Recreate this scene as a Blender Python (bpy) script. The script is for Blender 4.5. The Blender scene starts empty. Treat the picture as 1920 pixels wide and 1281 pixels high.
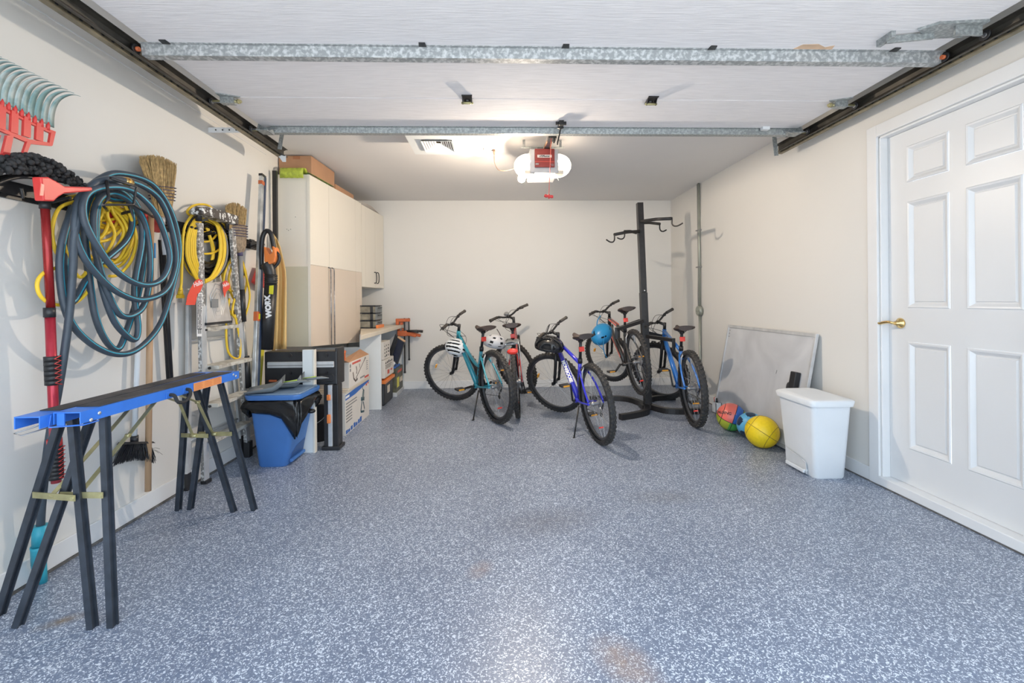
import bpy, math, random
from math import sin, cos, pi, radians, sqrt, atan2
from mathutils import Vector, Matrix, Euler
random.seed(11)
S = bpy.context.scene
COL = S.collection
# ---------------------------------------------------------------- camera
F, CX, CY, CH = 850.0, 960.0, 563.0, 1.15
YAW, ROLL = radians(1.95), 0.0085
cam = bpy.data.cameras.new('camera'); camo = bpy.data.objects.new('camera', cam); COL.objects.link(camo)
cam.sensor_fit = 'HORIZONTAL'; cam.sensor_width = 36.0; cam.lens = F/1920*36.0
cam.shift_x = 0.0; cam.shift_y = -(1281/2-CY)/1920
cam.clip_start = 0.05; cam.clip_end = 200
camo.matrix_world = Matrix.Translation((0, 0, CH)) @ Matrix.Rotation(-YAW, 4, 'Z') @ Matrix.Rotation(radians(90), 4, 'X') @ Matrix.Rotation(-ROLL, 4, 'Z')
S.camera = camo
# ---------------------------------------------------------------- view, sky and lamps
S.view_settings.view_transform = 'Standard'; S.view_settings.look = 'None'
S.view_settings.gamma = 1; S.view_settings.use_curve_mapping = False
S.view_settings.exposure = 0.22
W = bpy.data.worlds.new('sky'); S.world = W; W.use_nodes = True
bg = W.node_tree.nodes['Background']; bg.inputs[0].default_value = (0.72, 0.86, 1.0, 1); bg.inputs[1].default_value = 3.2
def lamp(kind, name, loc, energy, color, rot=(0, 0, 0), **kw):
    l = bpy.data.lights.new(name, kind); l.energy = energy; l.color = color
    for k, v in kw.items(): setattr(l, k, v)
    o = bpy.data.objects.new(name, l); o.location = loc; o.rotation_euler = rot; COL.objects.link(o); return o
lamp('SUN', 'sun', (0, -4, 8), 10.0, (1.0, 0.95, 0.88), (radians(-10), radians(3), 0), angle=radians(0.6))
# daylight entering through the open garage doorway (importance portal for the sky)
pt = lamp('AREA', 'doorway_portal', (0.2, 0.48, 1.2), 1, (1, 1, 1), (radians(90), 0, 0), shape='RECTANGLE', size=4.2, size_y=2.4)
pt.data.cycles.is_portal = True
BULB = 72.0

# ---------------------------------------------------------------- pixel to point helpers (surfaces of the room)
def _ray(px, py):
    u, v = px-CX, CY-py
    c, s = cos(-ROLL), sin(-ROLL)
    u, v = u*c-v*s, u*s+v*c
    return Vector((u*cos(YAW)+F*sin(YAW), -u*sin(YAW)+F*cos(YAW), v))
def ax(px, py, x): d = _ray(px, py); t = x/d.x; return Vector((x, d.y*t, CH+d.z*t))
def ay(px, py, y): d = _ray(px, py); t = y/d.y; return Vector((d.x*t, y, CH+d.z*t))
def az(px, py, z): d = _ray(px, py); t = (z-CH)/d.z; return Vector((d.x*t, d.y*t, z))

# ---------------------------------------------------------------- materials
MATS = {}
def mat(name, col, rough=0.5, metal=0.0, var=0.06, scale=8.0, emit=None, es=1.0, bump=0.0, spec=None, trans=0.0, coat=0.0):
    if name in MATS: return MATS[name]
    m = bpy.data.materials.new(name); m.use_nodes = True; nt = m.node_tree; b = nt.nodes['Principled BSDF']
    b.inputs['Roughness'].default_value = rough; b.inputs['Metallic'].default_value = metal
    if spec is not None: b.inputs['Specular IOR Level'].default_value = spec
    if trans: b.inputs['Transmission Weight'].default_value = trans
    if coat: b.inputs['Coat Weight'].default_value = coat
    tc = nt.nodes.new('ShaderNodeTexCoord'); n = nt.nodes.new('ShaderNodeTexNoise')
    n.inputs['Scale'].default_value = scale; n.inputs['Detail'].default_value = 4
    nt.links.new(tc.outputs['Object'], n.inputs['Vector'])
    r = nt.nodes.new('ShaderNodeValToRGB')
    lo = [max(0, c*(1-var)) for c in col[:3]]+[1]; hi = [min(1, c*(1+var)) for c in col[:3]]+[1]
    r.color_ramp.elements[0].position = 0.3; r.color_ramp.elements[0].color = lo
    r.color_ramp.elements[1].position = 0.7; r.color_ramp.elements[1].color = hi
    nt.links.new(n.outputs['Fac'], r.inputs['Fac']); nt.links.new(r.outputs['Color'], b.inputs['Base Color'])
    if bump:
        bp = nt.nodes.new('ShaderNodeBump'); bp.inputs['Strength'].default_value = bump; bp.inputs['Distance'].default_value = 0.004
        nt.links.new(n.outputs['Fac'], bp.inputs['Height']); nt.links.new(bp.outputs['Normal'], b.inputs['Normal'])
    if emit:
        b.inputs['Emission Color'].default_value = (*emit, 1); b.inputs['Emission Strength'].default_value = es
    MATS[name] = m; return m
def nodes(m): return m.node_tree.nodes, m.node_tree.links, m.node_tree.nodes['Principled BSDF']
def srgb(r, g, b):
    f = lambda c: (c/255/12.92) if c/255 <= .04045 else ((c/255+.055)/1.055)**2.4
    return (f(r), f(g), f(b))

def floor_mat():
    m = bpy.data.materials.new('flaked_epoxy'); m.use_nodes = True; N, L, b = nodes(m)
    tc = N.new('ShaderNodeTexCoord')
    nz = N.new('ShaderNodeTexNoise'); nz.inputs['Scale'].default_value = 60; L.new(tc.outputs['Object'], nz.inputs['Vector'])
    mx = N.new('ShaderNodeMixRGB'); mx.blend_type = 'ADD'; mx.inputs['Fac'].default_value = 0.02
    L.new(tc.outputs['Object'], mx.inputs[1]); L.new(nz.outputs['Color'], mx.inputs[2])
    v = N.new('ShaderNodeTexVoronoi'); v.inputs['Scale'].default_value = 250; L.new(mx.outputs[0], v.inputs['Vector'])
    sp = N.new('ShaderNodeSeparateColor'); L.new(v.outputs['Color'], sp.inputs[0])
    r = N.new('ShaderNodeValToRGB'); r.color_ramp.interpolation = 'CONSTANT'
    e = r.color_ramp.elements; e[0].position = 0; e[0].color = (0.135, 0.168, 0.240, 1); e[1].position = 0.30; e[1].color = (0.150, 0.188, 0.270, 1)
    for p, c in ((0.50, (0.185, 0.222, 0.30)), (0.72, (0.27, 0.31, 0.39)), (0.80, (0.62, 0.67, 0.75))):
        x = e.new(p); x.color = (*c, 1)
    L.new(sp.outputs[0], r.inputs['Fac'])
    # tyre marks and rusty stains, with shapes of their own
    big = N.new('ShaderNodeTexNoise'); big.inputs['Scale'].default_value = 1.3; big.inputs['Detail'].default_value = 3; L.new(tc.outputs['Object'], big.inputs['Vector'])
    rb = N.new('ShaderNodeValToRGB'); rb.color_ramp.elements[0].position = 0.35; rb.color_ramp.elements[0].color = (0.86, 0.86, 0.87, 1); rb.color_ramp.elements[1].position = 0.6; rb.color_ramp.elements[1].color = (1, 1, 1, 1)
    L.new(big.outputs['Fac'], rb.inputs['Fac'])
    mu = N.new('ShaderNodeMixRGB'); mu.blend_type = 'MULTIPLY'; mu.inputs['Fac'].default_value = 1; L.new(r.outputs['Color'], mu.inputs[1]); L.new(rb.outputs['Color'], mu.inputs[2])
    last = mu.outputs[0]
    for (cx, cy, sx, sy, rot, col, k) in ((0.40, 1.42, .10, .16, .5, (0.42, 0.25, 0.13), .42), (-0.08, 1.94, .06, .09, -.5, (0.25, 0.17, 0.14), .5),
                                         (0.27, 2.35, .35, .18, .2, (0.10, 0.10, 0.12), .42), (-1.58, 1.70, .10, .04, .6, (0.18, 0.13, 0.08), .7), (1.0, 2.6, .3, .12, 0, (0.14, 0.13, 0.12), .3)):
        mp = N.new('ShaderNodeMapping'); mp.vector_type = 'TEXTURE'; mp.inputs['Location'].default_value = (cx-0.2, cy-3.315, 0); mp.inputs['Rotation'].default_value = (0, 0, rot); mp.inputs['Scale'].default_value = (sx, sy, 1)
        L.new(tc.outputs['Object'], mp.inputs['Vector'])
        g = N.new('ShaderNodeTexGradient'); g.gradient_type = 'SPHERICAL'; L.new(mp.outputs[0], g.inputs['Vector'])
        n2 = N.new('ShaderNodeTexNoise'); n2.inputs['Scale'].default_value = 26; n2.inputs['Detail'].default_value = 5; L.new(tc.outputs['Object'], n2.inputs['Vector'])
        m1 = N.new('ShaderNodeMath'); m1.operation = 'MULTIPLY'; L.new(g.outputs['Fac'], m1.inputs[0]); L.new(n2.outputs['Fac'], m1.inputs[1])
        m2 = N.new('ShaderNodeMath'); m2.operation = 'MULTIPLY'; m2.use_clamp = True; m2.inputs[1].default_value = 2.2*k; L.new(m1.outputs[0], m2.inputs[0])
        mm = N.new('ShaderNodeMixRGB'); L.new(m2.outputs[0], mm.inputs['Fac']); L.new(last, mm.inputs[1]); mm.inputs[2].default_value = (*col, 1); last = mm.outputs[0]
    L.new(last, b.inputs['Base Color']); b.inputs['Roughness'].default_value = 0.36
    bp = N.new('ShaderNodeBump'); bp.inputs['Strength'].default_value = 0.25; bp.inputs['Distance'].default_value = 0.002; L.new(sp.outputs[0], bp.inputs['Height']); L.new(bp.outputs['Normal'], b.inputs['Normal'])
    return m
def grain_mat(name, c, axis_scale, bump=0.5):
    m = bpy.data.materials.new(name); m.use_nodes = True; N, L, b = nodes(m)
    tc = N.new('ShaderNodeTexCoord'); mp = N.new('ShaderNodeMapping'); mp.inputs['Scale'].default_value = axis_scale; L.new(tc.outputs['Object'], mp.inputs['Vector'])
    n = N.new('ShaderNodeTexNoise'); n.inputs['Scale'].default_value = 3; n.inputs['Detail'].default_value = 6; n.inputs['Distortion'].default_value = 0.6; L.new(mp.outputs[0], n.inputs['Vector'])
    r = N.new('ShaderNodeValToRGB'); r.color_ramp.elements[0].position = .35; r.color_ramp.elements[1].position = .62
    r.color_ramp.elements[0].color = tuple(x*.93 for x in c)+(1,); r.color_ramp.elements[1].color = tuple(min(1, x*1.03) for x in c)+(1,)
    L.new(n.outputs['Fac'], r.inputs['Fac']); L.new(r.outputs['Color'], b.inputs['Base Color'])
    bp = N.new('ShaderNodeBump'); bp.inputs['Strength'].default_value = bump; bp.inputs['Distance'].default_value = 0.003; L.new(n.outputs['Fac'], bp.inputs['Height']); L.new(bp.outputs['Normal'], b.inputs['Normal'])
    b.inputs['Roughness'].default_value = .85; b.inputs['Specular IOR Level'].default_value = .15
    MATS[name] = m; return m
def blotch_mat(name, c1, c2, scale, rough, metal, lo=.45, hi=.6, detail=6, dist=0.0):
    m = bpy.data.materials.new(name); m.use_nodes = True; N, L, b = nodes(m)
    tc = N.new('ShaderNodeTexCoord'); n = N.new('ShaderNodeTexNoise'); n.inputs['Scale'].default_value = scale; n.inputs['Detail'].default_value = detail; n.inputs['Distortion'].default_value = dist
    L.new(tc.outputs['Object'], n.inputs['Vector'])
    r = N.new('ShaderNodeValToRGB'); r.color_ramp.elements[0].position = lo; r.color_ramp.elements[0].color = (*c1, 1); r.color_ramp.elements[1].position = hi; r.color_ramp.elements[1].color = (*c2, 1)
    L.new(n.outputs['Fac'], r.inputs['Fac']); L.new(r.outputs['Color'], b.inputs['Base Color'])
    b.inputs['Roughness'].default_value = rough; b.inputs['Metallic'].default_value = metal
    MATS[name] = m; return m
M_floor = floor_mat()
M_wall = mat('painted_drywall', (0.70, 0.685, 0.655), .75, var=.012, scale=1.5, bump=.03)
M_ceil = mat('ceiling_paint', (0.72, 0.70, 0.685), .8, var=.012, scale=1.5)
M_trim = mat('white_trim', (0.74, 0.745, 0.75), .4, var=.02, scale=4)
M_doorp = mat('door_white', (0.69, 0.695, 0.70), .38, var=.015, scale=3)
M_gdoor = grain_mat('embossed_door_panel', (0.77, 0.75, 0.76), (2.2, 45, 10), .55)
M_galv = blotch_mat('galvanised_steel', (0.25, 0.27, 0.27), (0.42, 0.44, 0.44), 75, .45, .35, .42, .66)
M_galvw = blotch_mat('galvanised_bloom', (0.30, 0.315, 0.32), (0.55, 0.565, 0.57), 55, .5, .3, .45, .62)
M_track = mat('track_steel', (0.055, 0.05, 0.042), .5, .5, var=.5, scale=9)
M_trackl = mat('track_lip', (0.22, 0.19, 0.13), .5, .5, var=.4, scale=12)
M_black = mat('black_plastic', (0.018, 0.018, 0.02), .42, var=.2)
M_blackm = mat('black_metal', (0.022, 0.021, 0.022), .35, .2, var=.25)
M_rubber = mat('rubber', (0.022, 0.022, 0.023), .8, var=.25, scale=30)
M_grip = mat('brown_grey_grip', (0.06, 0.052, 0.045), .7, var=.2)
M_alu = mat('aluminium', (0.62, 0.63, 0.64), .32, .75, var=.1, scale=20)
M_alud = mat('dull_aluminium', (0.55, 0.56, 0.57), .45, .35, var=.12, scale=12)
M_chrome = mat('chrome', (0.75, 0.75, 0.76), .15, 1, var=.03)
M_white = mat('white_plastic', (0.72, 0.745, 0.77), .4, var=.015)
M_cream = mat('cream_laminate', (0.76, 0.715, 0.63), .42, var=.012, scale=2)
M_cream2 = mat('beige_laminate', (0.66, 0.565, 0.47), .42, var=.02, scale=2)
M_olive = mat('olive_laminate', (0.55, 0.53, 0.42), .45, var=.02, scale=2)
M_board = mat('white_board_panel', (0.74, 0.76, 0.76), .4, var=.015)
M_top = mat('worktop_laminate', (0.68, 0.61, 0.50), .4, var=.05, scale=5)
M_card = mat('brown_cardboard', (0.42, 0.235, 0.135), .85, var=.06)
M_cardp = mat('pale_cardboard', (0.66, 0.58, 0.48), .85, var=.05)
M_print = mat('printed_white_card', (0.72, 0.68, 0.63), .6, var=.03)
M_red = mat('red_plastic', (0.62, 0.045, 0.04), .4, var=.05)
M_redl = mat('red_lens', (0.75, 0.05, 0.035), .25, var=.05)
M_orange = mat('orange_plastic', (0.78, 0.22, 0.05), .45, var=.05)
M_rust = mat('orange_clamp', (0.55, 0.13, 0.04), .5, var=.1)
M_amber = mat('amber_reflector', (0.85, 0.38, 0.04), .25, var=.05)
M_yel = mat('yellow_cord_jacket', (0.78, 0.52, 0.03), .5, var=.08)
M_yelb = mat('yellow_paint', (0.75, 0.68, 0.04), .4, var=.06)
M_cloth = mat('ochre_cloth', (0.80, 0.56, 0.24), .85, var=.05, scale=5)
M_blue = mat('blue_steel_paint', (0.04, 0.18, 0.66), .35, var=.08, scale=10)
M_binb = mat('blue_bin_plastic', (0.055, 0.17, 0.46), .42, var=.04)
M_lidg = mat('blue_grey_lid', (0.16, 0.24, 0.36), .5, var=.1)
M_teal = mat('teal_plastic', (0.03, 0.32, 0.42), .4, var=.06)
M_hose = mat('slate_hose', (0.042, 0.058, 0.078), .45, var=.12, scale=20)
M_stripe = mat('teal_stripe', (0.02, 0.30, 0.42), .4, var=.05)
M_straw = mat('corn_straw', (0.42, 0.29, 0.13), .8, var=.35, scale=60)
M_strawd = mat('dusty_straw', (0.26, 0.20, 0.14), .85, var=.35, scale=60)
M_wood = mat('beech_wood', (0.52, 0.33, 0.19), .5, var=.08, scale=6)
M_stitch = mat('purple_stitch', (0.07, 0.06, 0.12), .7)
M_gold = mat('zinc_gold', (0.42, 0.38, 0.20), .4, .6, var=.25, scale=14)
M_brass = mat('polished_brass', (0.80, 0.55, 0.22), .18, 1, var=.05)
M_grip2 = blotch_mat('antislip_tread', (0.035, 0.033, 0.034), (0.11, 0.095, 0.09), 7, .9, 0, .4, .75)
M_legblk = mat('slate_leg_paint', (0.035, 0.042, 0.055), .35, .15, var=.3, scale=16)
M_paint = blotch_mat('paint_spattered_metal', (0.26, 0.25, 0.24), (0.72, 0.72, 0.71), 55, .5, .3, .5, .6)
M_paintd = blotch_mat('paint_spattered_black', (0.06, 0.05, 0.045), (0.74, 0.74, 0.72), 48, .5, .0, .52, .58)
M_dull = blotch_mat('worn_tread', (0.40, 0.37, 0.32), (0.62, 0.60, 0.54), 25, .7, .2, .4, .6)
M_bag = mat('black_bin_liner', (0.012, 0.012, 0.013), .22, var=.2, scale=12, bump=1.0)
M_dust = mat('grey_dustpan', (0.17, 0.19, 0.20), .5, var=.06)
M_lime = mat('lime_plastic', (0.40, 0.58, 0.06), .45, var=.06)
M_grn = mat('green_packet', (0.42, 0.50, 0.06), .4, var=.25, scale=40)
M_ink = mat('black_ink', (0.02, 0.02, 0.022), .5)
M_wink = mat('white_ink', (0.85, 0.85, 0.85), .5)
M_rink = mat('red_ink', (0.62, 0.08, 0.05), .5)
M_bink = mat('blue_ink', (0.03, 0.14, 0.48), .5)
M_gink = mat('grey_ink', (0.22, 0.22, 0.22), .5)
M_tag = mat('red_tag', (0.72, 0.07, 0.04), .4, var=.03)
M_orl = mat('orange_label', (0.80, 0.33, 0.12), .5, var=.05)
M_ylab = mat('yellow_label', (0.72, 0.66, 0.03), .5)
M_conduit = mat('grey_conduit', (0.33, 0.345, 0.30), .4, .4, var=.08)
M_wbs = blotch_mat('whiteboard_smears', (0.46, 0.47, 0.49), (0.60, 0.61, 0.63), 2.2, .3, 0, .3, .7, 4, 1.2)
M_wood2 = mat('raw_wood', (0.55, 0.34, 0.20), .7, var=.2, scale=20)
M_opred = mat('opener_red', (0.22, 0.026, 0.022), .4, var=.05)
M_lens = mat('lit_lens', (0.9, 0.8, 0.65), .5, emit=(1.0, 0.83, 0.64), es=BULB*0.075)
M_bulb = mat('lit_bulb', (0.9, 0.85, 0.8), .5, emit=(1.0, 0.84, 0.66), es=BULB*33)
M_paper = mat('grey_paper', (0.50, 0.46, 0.42), .8, var=.08)
M_drawer = mat('clear_drawer', (0.22, 0.20, 0.15), .2, var=.35, scale=14)
M_tealf = mat('teal_frame_paint', (0.02, 0.27, 0.36), .28, var=.04, coat=.4)
M_bluef = mat('royal_blue_frame_paint', (0.025, 0.03, 0.52), .25, var=.04, coat=.4)
M_skyf = mat('sky_blue_frame_paint', (0.02, 0.17, 0.56), .28, var=.04, coat=.4)
M_blkf = mat('black_frame_paint', (0.03, 0.028, 0.028), .3, var=.1, coat=.4)
M_redf = mat('red_frame_paint', (0.42, 0.03, 0.03), .3, var=.04, coat=.4)
M_coral = mat('coral_decal', (0.78, 0.16, 0.12), .35)
M_sad = mat('brown_black_saddle', (0.045, 0.030, 0.026), .5, var=.2)
M_tyre = mat('tyre_rubber', (0.026, 0.025, 0.026), .75, var=.3, scale=20)
M_tyret = mat('dusty_tread', (0.05, 0.046, 0.042), .9, var=.45, scale=14)
M_steel = mat('component_steel', (0.30, 0.30, 0.31), .35, .7, var=.3, scale=30)
M_hwhite = mat('helmet_white', (0.72, 0.74, 0.76), .3, var=.03)
M_hgrey = mat('helmet_grey', (0.45, 0.46, 0.49), .4, var=.03)
M_hblack = mat('helmet_black', (0.02, 0.02, 0.021), .2, var=.1)
M_hblue = mat('helmet_blue', (0.02, 0.22, 0.46), .35, var=.05)
M_rim = mat('rim_dark', (0.10, 0.10, 0.105), .3, .6, var=.2)
M_cordd = mat('brown_cable', (0.16, 0.10, 0.07), .7)
M_gap = mat('dirty_joint', (0.12, 0.115, 0.11), .9, var=.4, scale=20)
M_foam = mat('dark_foam', (0.012, 0.012, 0.013), .9)
# ---------------------------------------------------------------- mesh builder
class B:
    def __init__(s): s.v = []; s.f = []; s.m = []; s.s = []
    def add(s, vs, fs, mi=0, sm=False):
        o = len(s.v); s.v += [tuple(v) for v in vs]
        for f in fs: s.f.append(tuple(i+o for i in f)); s.m.append(mi); s.s.append(sm)
        return s
    def box(s, x0, x1, y0, y1, z0, z1, mi=0):
        v = [(x, y, z) for x in (x0, x1) for y in (y0, y1) for z in (z0, z1)]
        return s.add(v, [(0, 1, 3, 2), (4, 6, 7, 5), (0, 4, 5, 1), (2, 3, 7, 6), (0, 2, 6, 4), (1, 5, 7, 3)], mi)
    def beam(s, p, q, w, h, up=(0, 0, 1), mi=0, w2=None, h2=None):
        p, q, up = Vector(p), Vector(q), Vector(up); d = (q-p).normalized()
        if abs(d.dot(up)) > .98: up = Vector((0, 1, 0)) if abs(d.y) < .9 else Vector((1, 0, 0))
        a = d.cross(up).normalized(); b = a.cross(d).normalized(); w2 = w if w2 is None else w2; h2 = h if h2 is None else h2
        vs = []
        for c, ww, hh in ((p, w, h), (q, w2, h2)):
            for i, j in ((-1, -1), (1, -1), (1, 1), (-1, 1)): vs.append(c+a*ww/2*i+b*hh/2*j)
        return s.add(vs, [(3, 2, 1, 0), (4, 5, 6, 7), (0, 1, 5, 4), (1, 2, 6, 5), (2, 3, 7, 6), (3, 0, 4, 7)], mi)
    def tube(s, pts, r, n=8, closed=False, mi=0, stripe=None, flat=1.0, caps=True):
        pts = [Vector(p) for p in pts]; k = len(pts); rs = r if isinstance(r, (list, tuple)) else [r]*k
        T = []
        for i in range(k):
            a = pts[(i-1) % k] if (closed or i > 0) else pts[i]; b = pts[(i+1) % k] if (closed or i < k-1) else pts[i]
            t = (b-a); T.append(t.normalized() if t.length > 1e-9 else Vector((0, 0, 1)))
        u = T[0].cross(Vector((0, 0, 1)))
        if u.length < .05: u = T[0].cross(Vector((0, 1, 0)))
        u.normalize(); vs = []
        for i in range(k):
            if i: u = (u-T[i]*u.dot(T[i])); u = u.normalized() if u.length > 1e-6 else T[i].orthogonal().normalized()
            w = T[i].cross(u)
            for j in range(n):
                a = 2*pi*j/n; vs.append(pts[i]+(u*cos(a)+w*sin(a)*flat)*rs[i])
        fs, o = [], len(s.v)
        s.v += [tuple(v) for v in vs]
        for i in range(k if closed else k-1):
            i2 = (i+1) % k
            for j in range(n):
                j2 = (j+1) % n
                s.f.append((o+i*n+j, o+i*n+j2, o+i2*n+j2, o+i2*n+j)); s.m.append(stripe if (stripe is not None and j == 0) else mi); s.s.append(True)
        if not closed and caps:
            s.f.append(tuple(o+j for j in reversed(range(n)))); s.m.append(mi); s.s.append(False)
            s.f.append(tuple(o+(k-1)*n+j for j in range(n))); s.m.append(mi); s.s.append(False)
        return s
    def cyl(s, p, q, r, r2=None, n=16, mi=0): return s.tube([p, q], [r, r if r2 is None else r2], n, mi=mi)
    def lathe(s, prof, c=(0, 0, 0), axis='Z', n=24, mi=0, closed=False, sm=True, rot=None):
        vs = []; c = Vector(c)
        for j in range(n):
            a = 2*pi*j/n
            for r, h in prof:
                p = Vector((r*cos(a), r*sin(a), h))
                if axis == 'Y': p = Vector((p.x, p.z, p.y))
                if axis == 'X': p = Vector((p.z, p.x, p.y))
                if rot: p = rot @ p
                vs.append(c+p)
        k = len(prof); fs = []
        for j in range(n):
            for i in range(k if closed else k-1):
                i2 = (i+1) % k; j2 = (j+1) % n
                fs.append((j*k+i, j*k+i2, j2*k+i2, j2*k+i))
        return s.add(vs, fs, mi, sm)
    def prism(s, pts, vec, mi=0, sm=False):
        pts = [Vector(p) for p in pts]; vec = Vector(vec); n = len(pts)
        return s.add(pts+[p+vec for p in pts], [tuple(reversed(range(n))), tuple(range(n, 2*n))]+[(i, (i+1) % n, n+(i+1) % n, n+i) for i in range(n)], mi, sm)
    def ball(s, c, r, sc=(1, 1, 1), n=12, mi=0, rot=None):
        k = max(4, n//2+1); vs = []; c = Vector(c)
        for i in range(k+1):
            t = pi*i/k
            for j in range(n):
                a = 2*pi*j/n; p = Vector((r*sin(t)*cos(a)*sc[0], r*sin(t)*sin(a)*sc[1], r*cos(t)*sc[2]))
                if rot: p = rot @ p
                vs.append(c+p)
        return s.add(vs, [(i*n+j, (i+1)*n+j, (i+1)*n+(j+1) % n, i*n+(j+1) % n) for i in range(k) for j in range(n)], mi, True)
    def sheet(s, grid, mi=0, sm=True):
        a, b = len(grid), len(grid[0])
        return s.add([p for r in grid for p in r], [(i*b+j, i*b+j+1, (i+1)*b+j+1, (i+1)*b+j) for i in range(a-1) for j in range(b-1)], mi, sm)
    def loft(s, rings, mi=0, sm=True, caps=True):
        n = len(rings[0]); o = [p for r in rings for p in r]
        fs = [(i*n+j, i*n+(j+1) % n, (i+1)*n+(j+1) % n, (i+1)*n+j) for i in range(len(rings)-1) for j in range(n)]
        s.add(o, fs, mi, sm)
        if caps:
            s.add(rings[0], [tuple(reversed(range(n)))], mi); s.add(rings[-1], [tuple(range(n))], mi)
        return s
    def xf(s, M): s.v = [tuple(M @ Vector(v)) for v in s.v]; return s
    def build(s, name, mats, parent=None, bevel=0, solid=0, sub=0):
        me = bpy.data.meshes.new(name)
        off = Vector((0, 0, 0))
        if parent is not None: inv = root_matrix(parent).inverted()
        else:
            xs = [v[0] for v in s.v]; ys = [v[1] for v in s.v]; zs = [v[2] for v in s.v]
            off = Vector(((min(xs)+max(xs))/2, (min(ys)+max(ys))/2, min(zs))); inv = Matrix.Translation(-off)
        me.from_pydata([inv @ Vector(v) for v in s.v], [], s.f)
        if not isinstance(mats, (list, tuple)): mats = [mats]
        for m in mats: me.materials.append(m)
        me.polygons.foreach_set('material_index', s.m); me.polygons.foreach_set('use_smooth', s.s)
        me.update()
        o = bpy.data.objects.new(name, me); COL.objects.link(o); o.location = off
        if parent is not None: o.parent = parent
        if solid: md = o.modifiers.new('solid', 'SOLIDIFY'); md.thickness = solid; md.offset = 0
        if sub: md = o.modifiers.new('sub', 'SUBSURF'); md.levels = sub; md.render_levels = sub
        if bevel: md = o.modifiers.new('bevel', 'BEVEL'); md.width = bevel; md.segments = 2; md.limit_method = 'ANGLE'; md.angle_limit = radians(40)
        return o
def root_matrix(o):
    M = o.matrix_basis.copy()
    while o.parent is not None: o = o.parent; M = o.matrix_basis @ M
    return M
def thing(name, label, cat, loc=(0, 0, 0), rz=0, group=None):
    o = bpy.data.objects.new(name, None); COL.objects.link(o); o.empty_display_size = .05
    o.location = loc; o.rotation_euler = (0, 0, rz); return tag(o, label, cat, group)
def tag(o, label, cat=None, group=None):
    o['label'] = label
    if cat: o['category'] = cat
    if group: o['group'] = group
    return o
def struct(o, label=None):
    o['kind'] = 'structure'
    if label: o['label'] = label
    return o
def spline(pts, n=6, closed=False):
    pts = [Vector(p) for p in pts]; k = len(pts); out = []
    for i in range(k if closed else k-1):
        g = lambda j: pts[j % k] if closed else pts[max(0, min(k-1, j))]
        a, b, c, d = g(i-1), g(i), g(i+1), g(i+2)
        for t in range(n):
            t /= n; out.append(.5*((2*b)+(-a+c)*t+(2*a-5*b+4*c-d)*t*t+(-a+3*b-3*c+d)*t**3))
    if not closed: out.append(pts[-1])
    return out
def wrap_ball(o, c, r):
    c = Vector(c)-root_matrix(o.parent).translation
    for v in o.data.vertices:
        d = v.co-c; e = d.length; v.co = c+d.normalized()*(r+.0004)
def wrap_tube(o, a, b, r):
    a, b = Vector(a), Vector(b); d = (b-a).normalized()
    for v in o.data.vertices:
        q = a+d*(v.co-a).dot(d); v.co = q+(v.co-q).normalized()*r
def text(s, name, m, parent, origin, xdir, ydir, size, depth=.0008, align='CENTER', bold=.0):
    """lettering as a mesh: xdir = reading direction, ydir = up of the letters"""
    c = bpy.data.curves.new(name, 'FONT'); c.body = s; c.size = size; c.extrude = depth; c.align_x = align; c.align_y = 'CENTER'; c.offset = bold
    c.resolution_u = 3
    t = bpy.data.objects.new('tmp_text', c); COL.objects.link(t)
    me = bpy.data.meshes.new_from_object(t.evaluated_get(bpy.context.evaluated_depsgraph_get()))
    bpy.data.objects.remove(t); bpy.data.curves.remove(c)
    x, y = Vector(xdir).normalized(), Vector(ydir).normalized(); z = x.cross(y).normalized(); y = z.cross(x)
    Mx = Matrix((x, y, z)).transposed().to_4x4(); Mx.translation = Vector(origin)
    me.transform(root_matrix(parent).inverted() @ Mx); me.materials.clear(); me.materials.append(m); me.name = name
    o = bpy.data.objects.new(name, me); COL.objects.link(o); o.parent = parent; return o
# ---------------------------------------------------------------- the room
XL, XR, YB, YF, ZC = -1.935, 2.335, 5.98, 0.5, 2.465
struct(B().box(XL-.15, XR+.15, YF, YB+.15, -.12, 0).build('floor', M_floor))
struct(B().box(-7, 7.4, -8, YF, -.12, -.004).build('driveway', mat('pale_concrete', (.50, .49, .47), .8, var=.06, scale=2)))
struct(B().box(XL-.15, XL, YF, YB+.15, 0, ZC).build('wall_left', M_wall))
struct(B().box(XL, XR, YB, YB+.15, 0, ZC).build('wall_back', M_wall))
DY0, DY1, DZ0, DZ1 = 1.845, 2.685, .055, 2.125
w = B()
w.box(XR, XR+.15, YF, DY0, 0, ZC); w.box(XR, XR+.15, DY1, YB+.15, 0, ZC); w.box(XR, XR+.15, DY0, DY1, DZ1, ZC); w.box(XR, XR+.15, DY0, DY1, 0, DZ0)
struct(w.build('wall_right', M_wall))
struct(B().box(XL-.15, XR+.15, YF, YB+.15, ZC, ZC+.12).build('ceiling', M_ceil))
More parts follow.
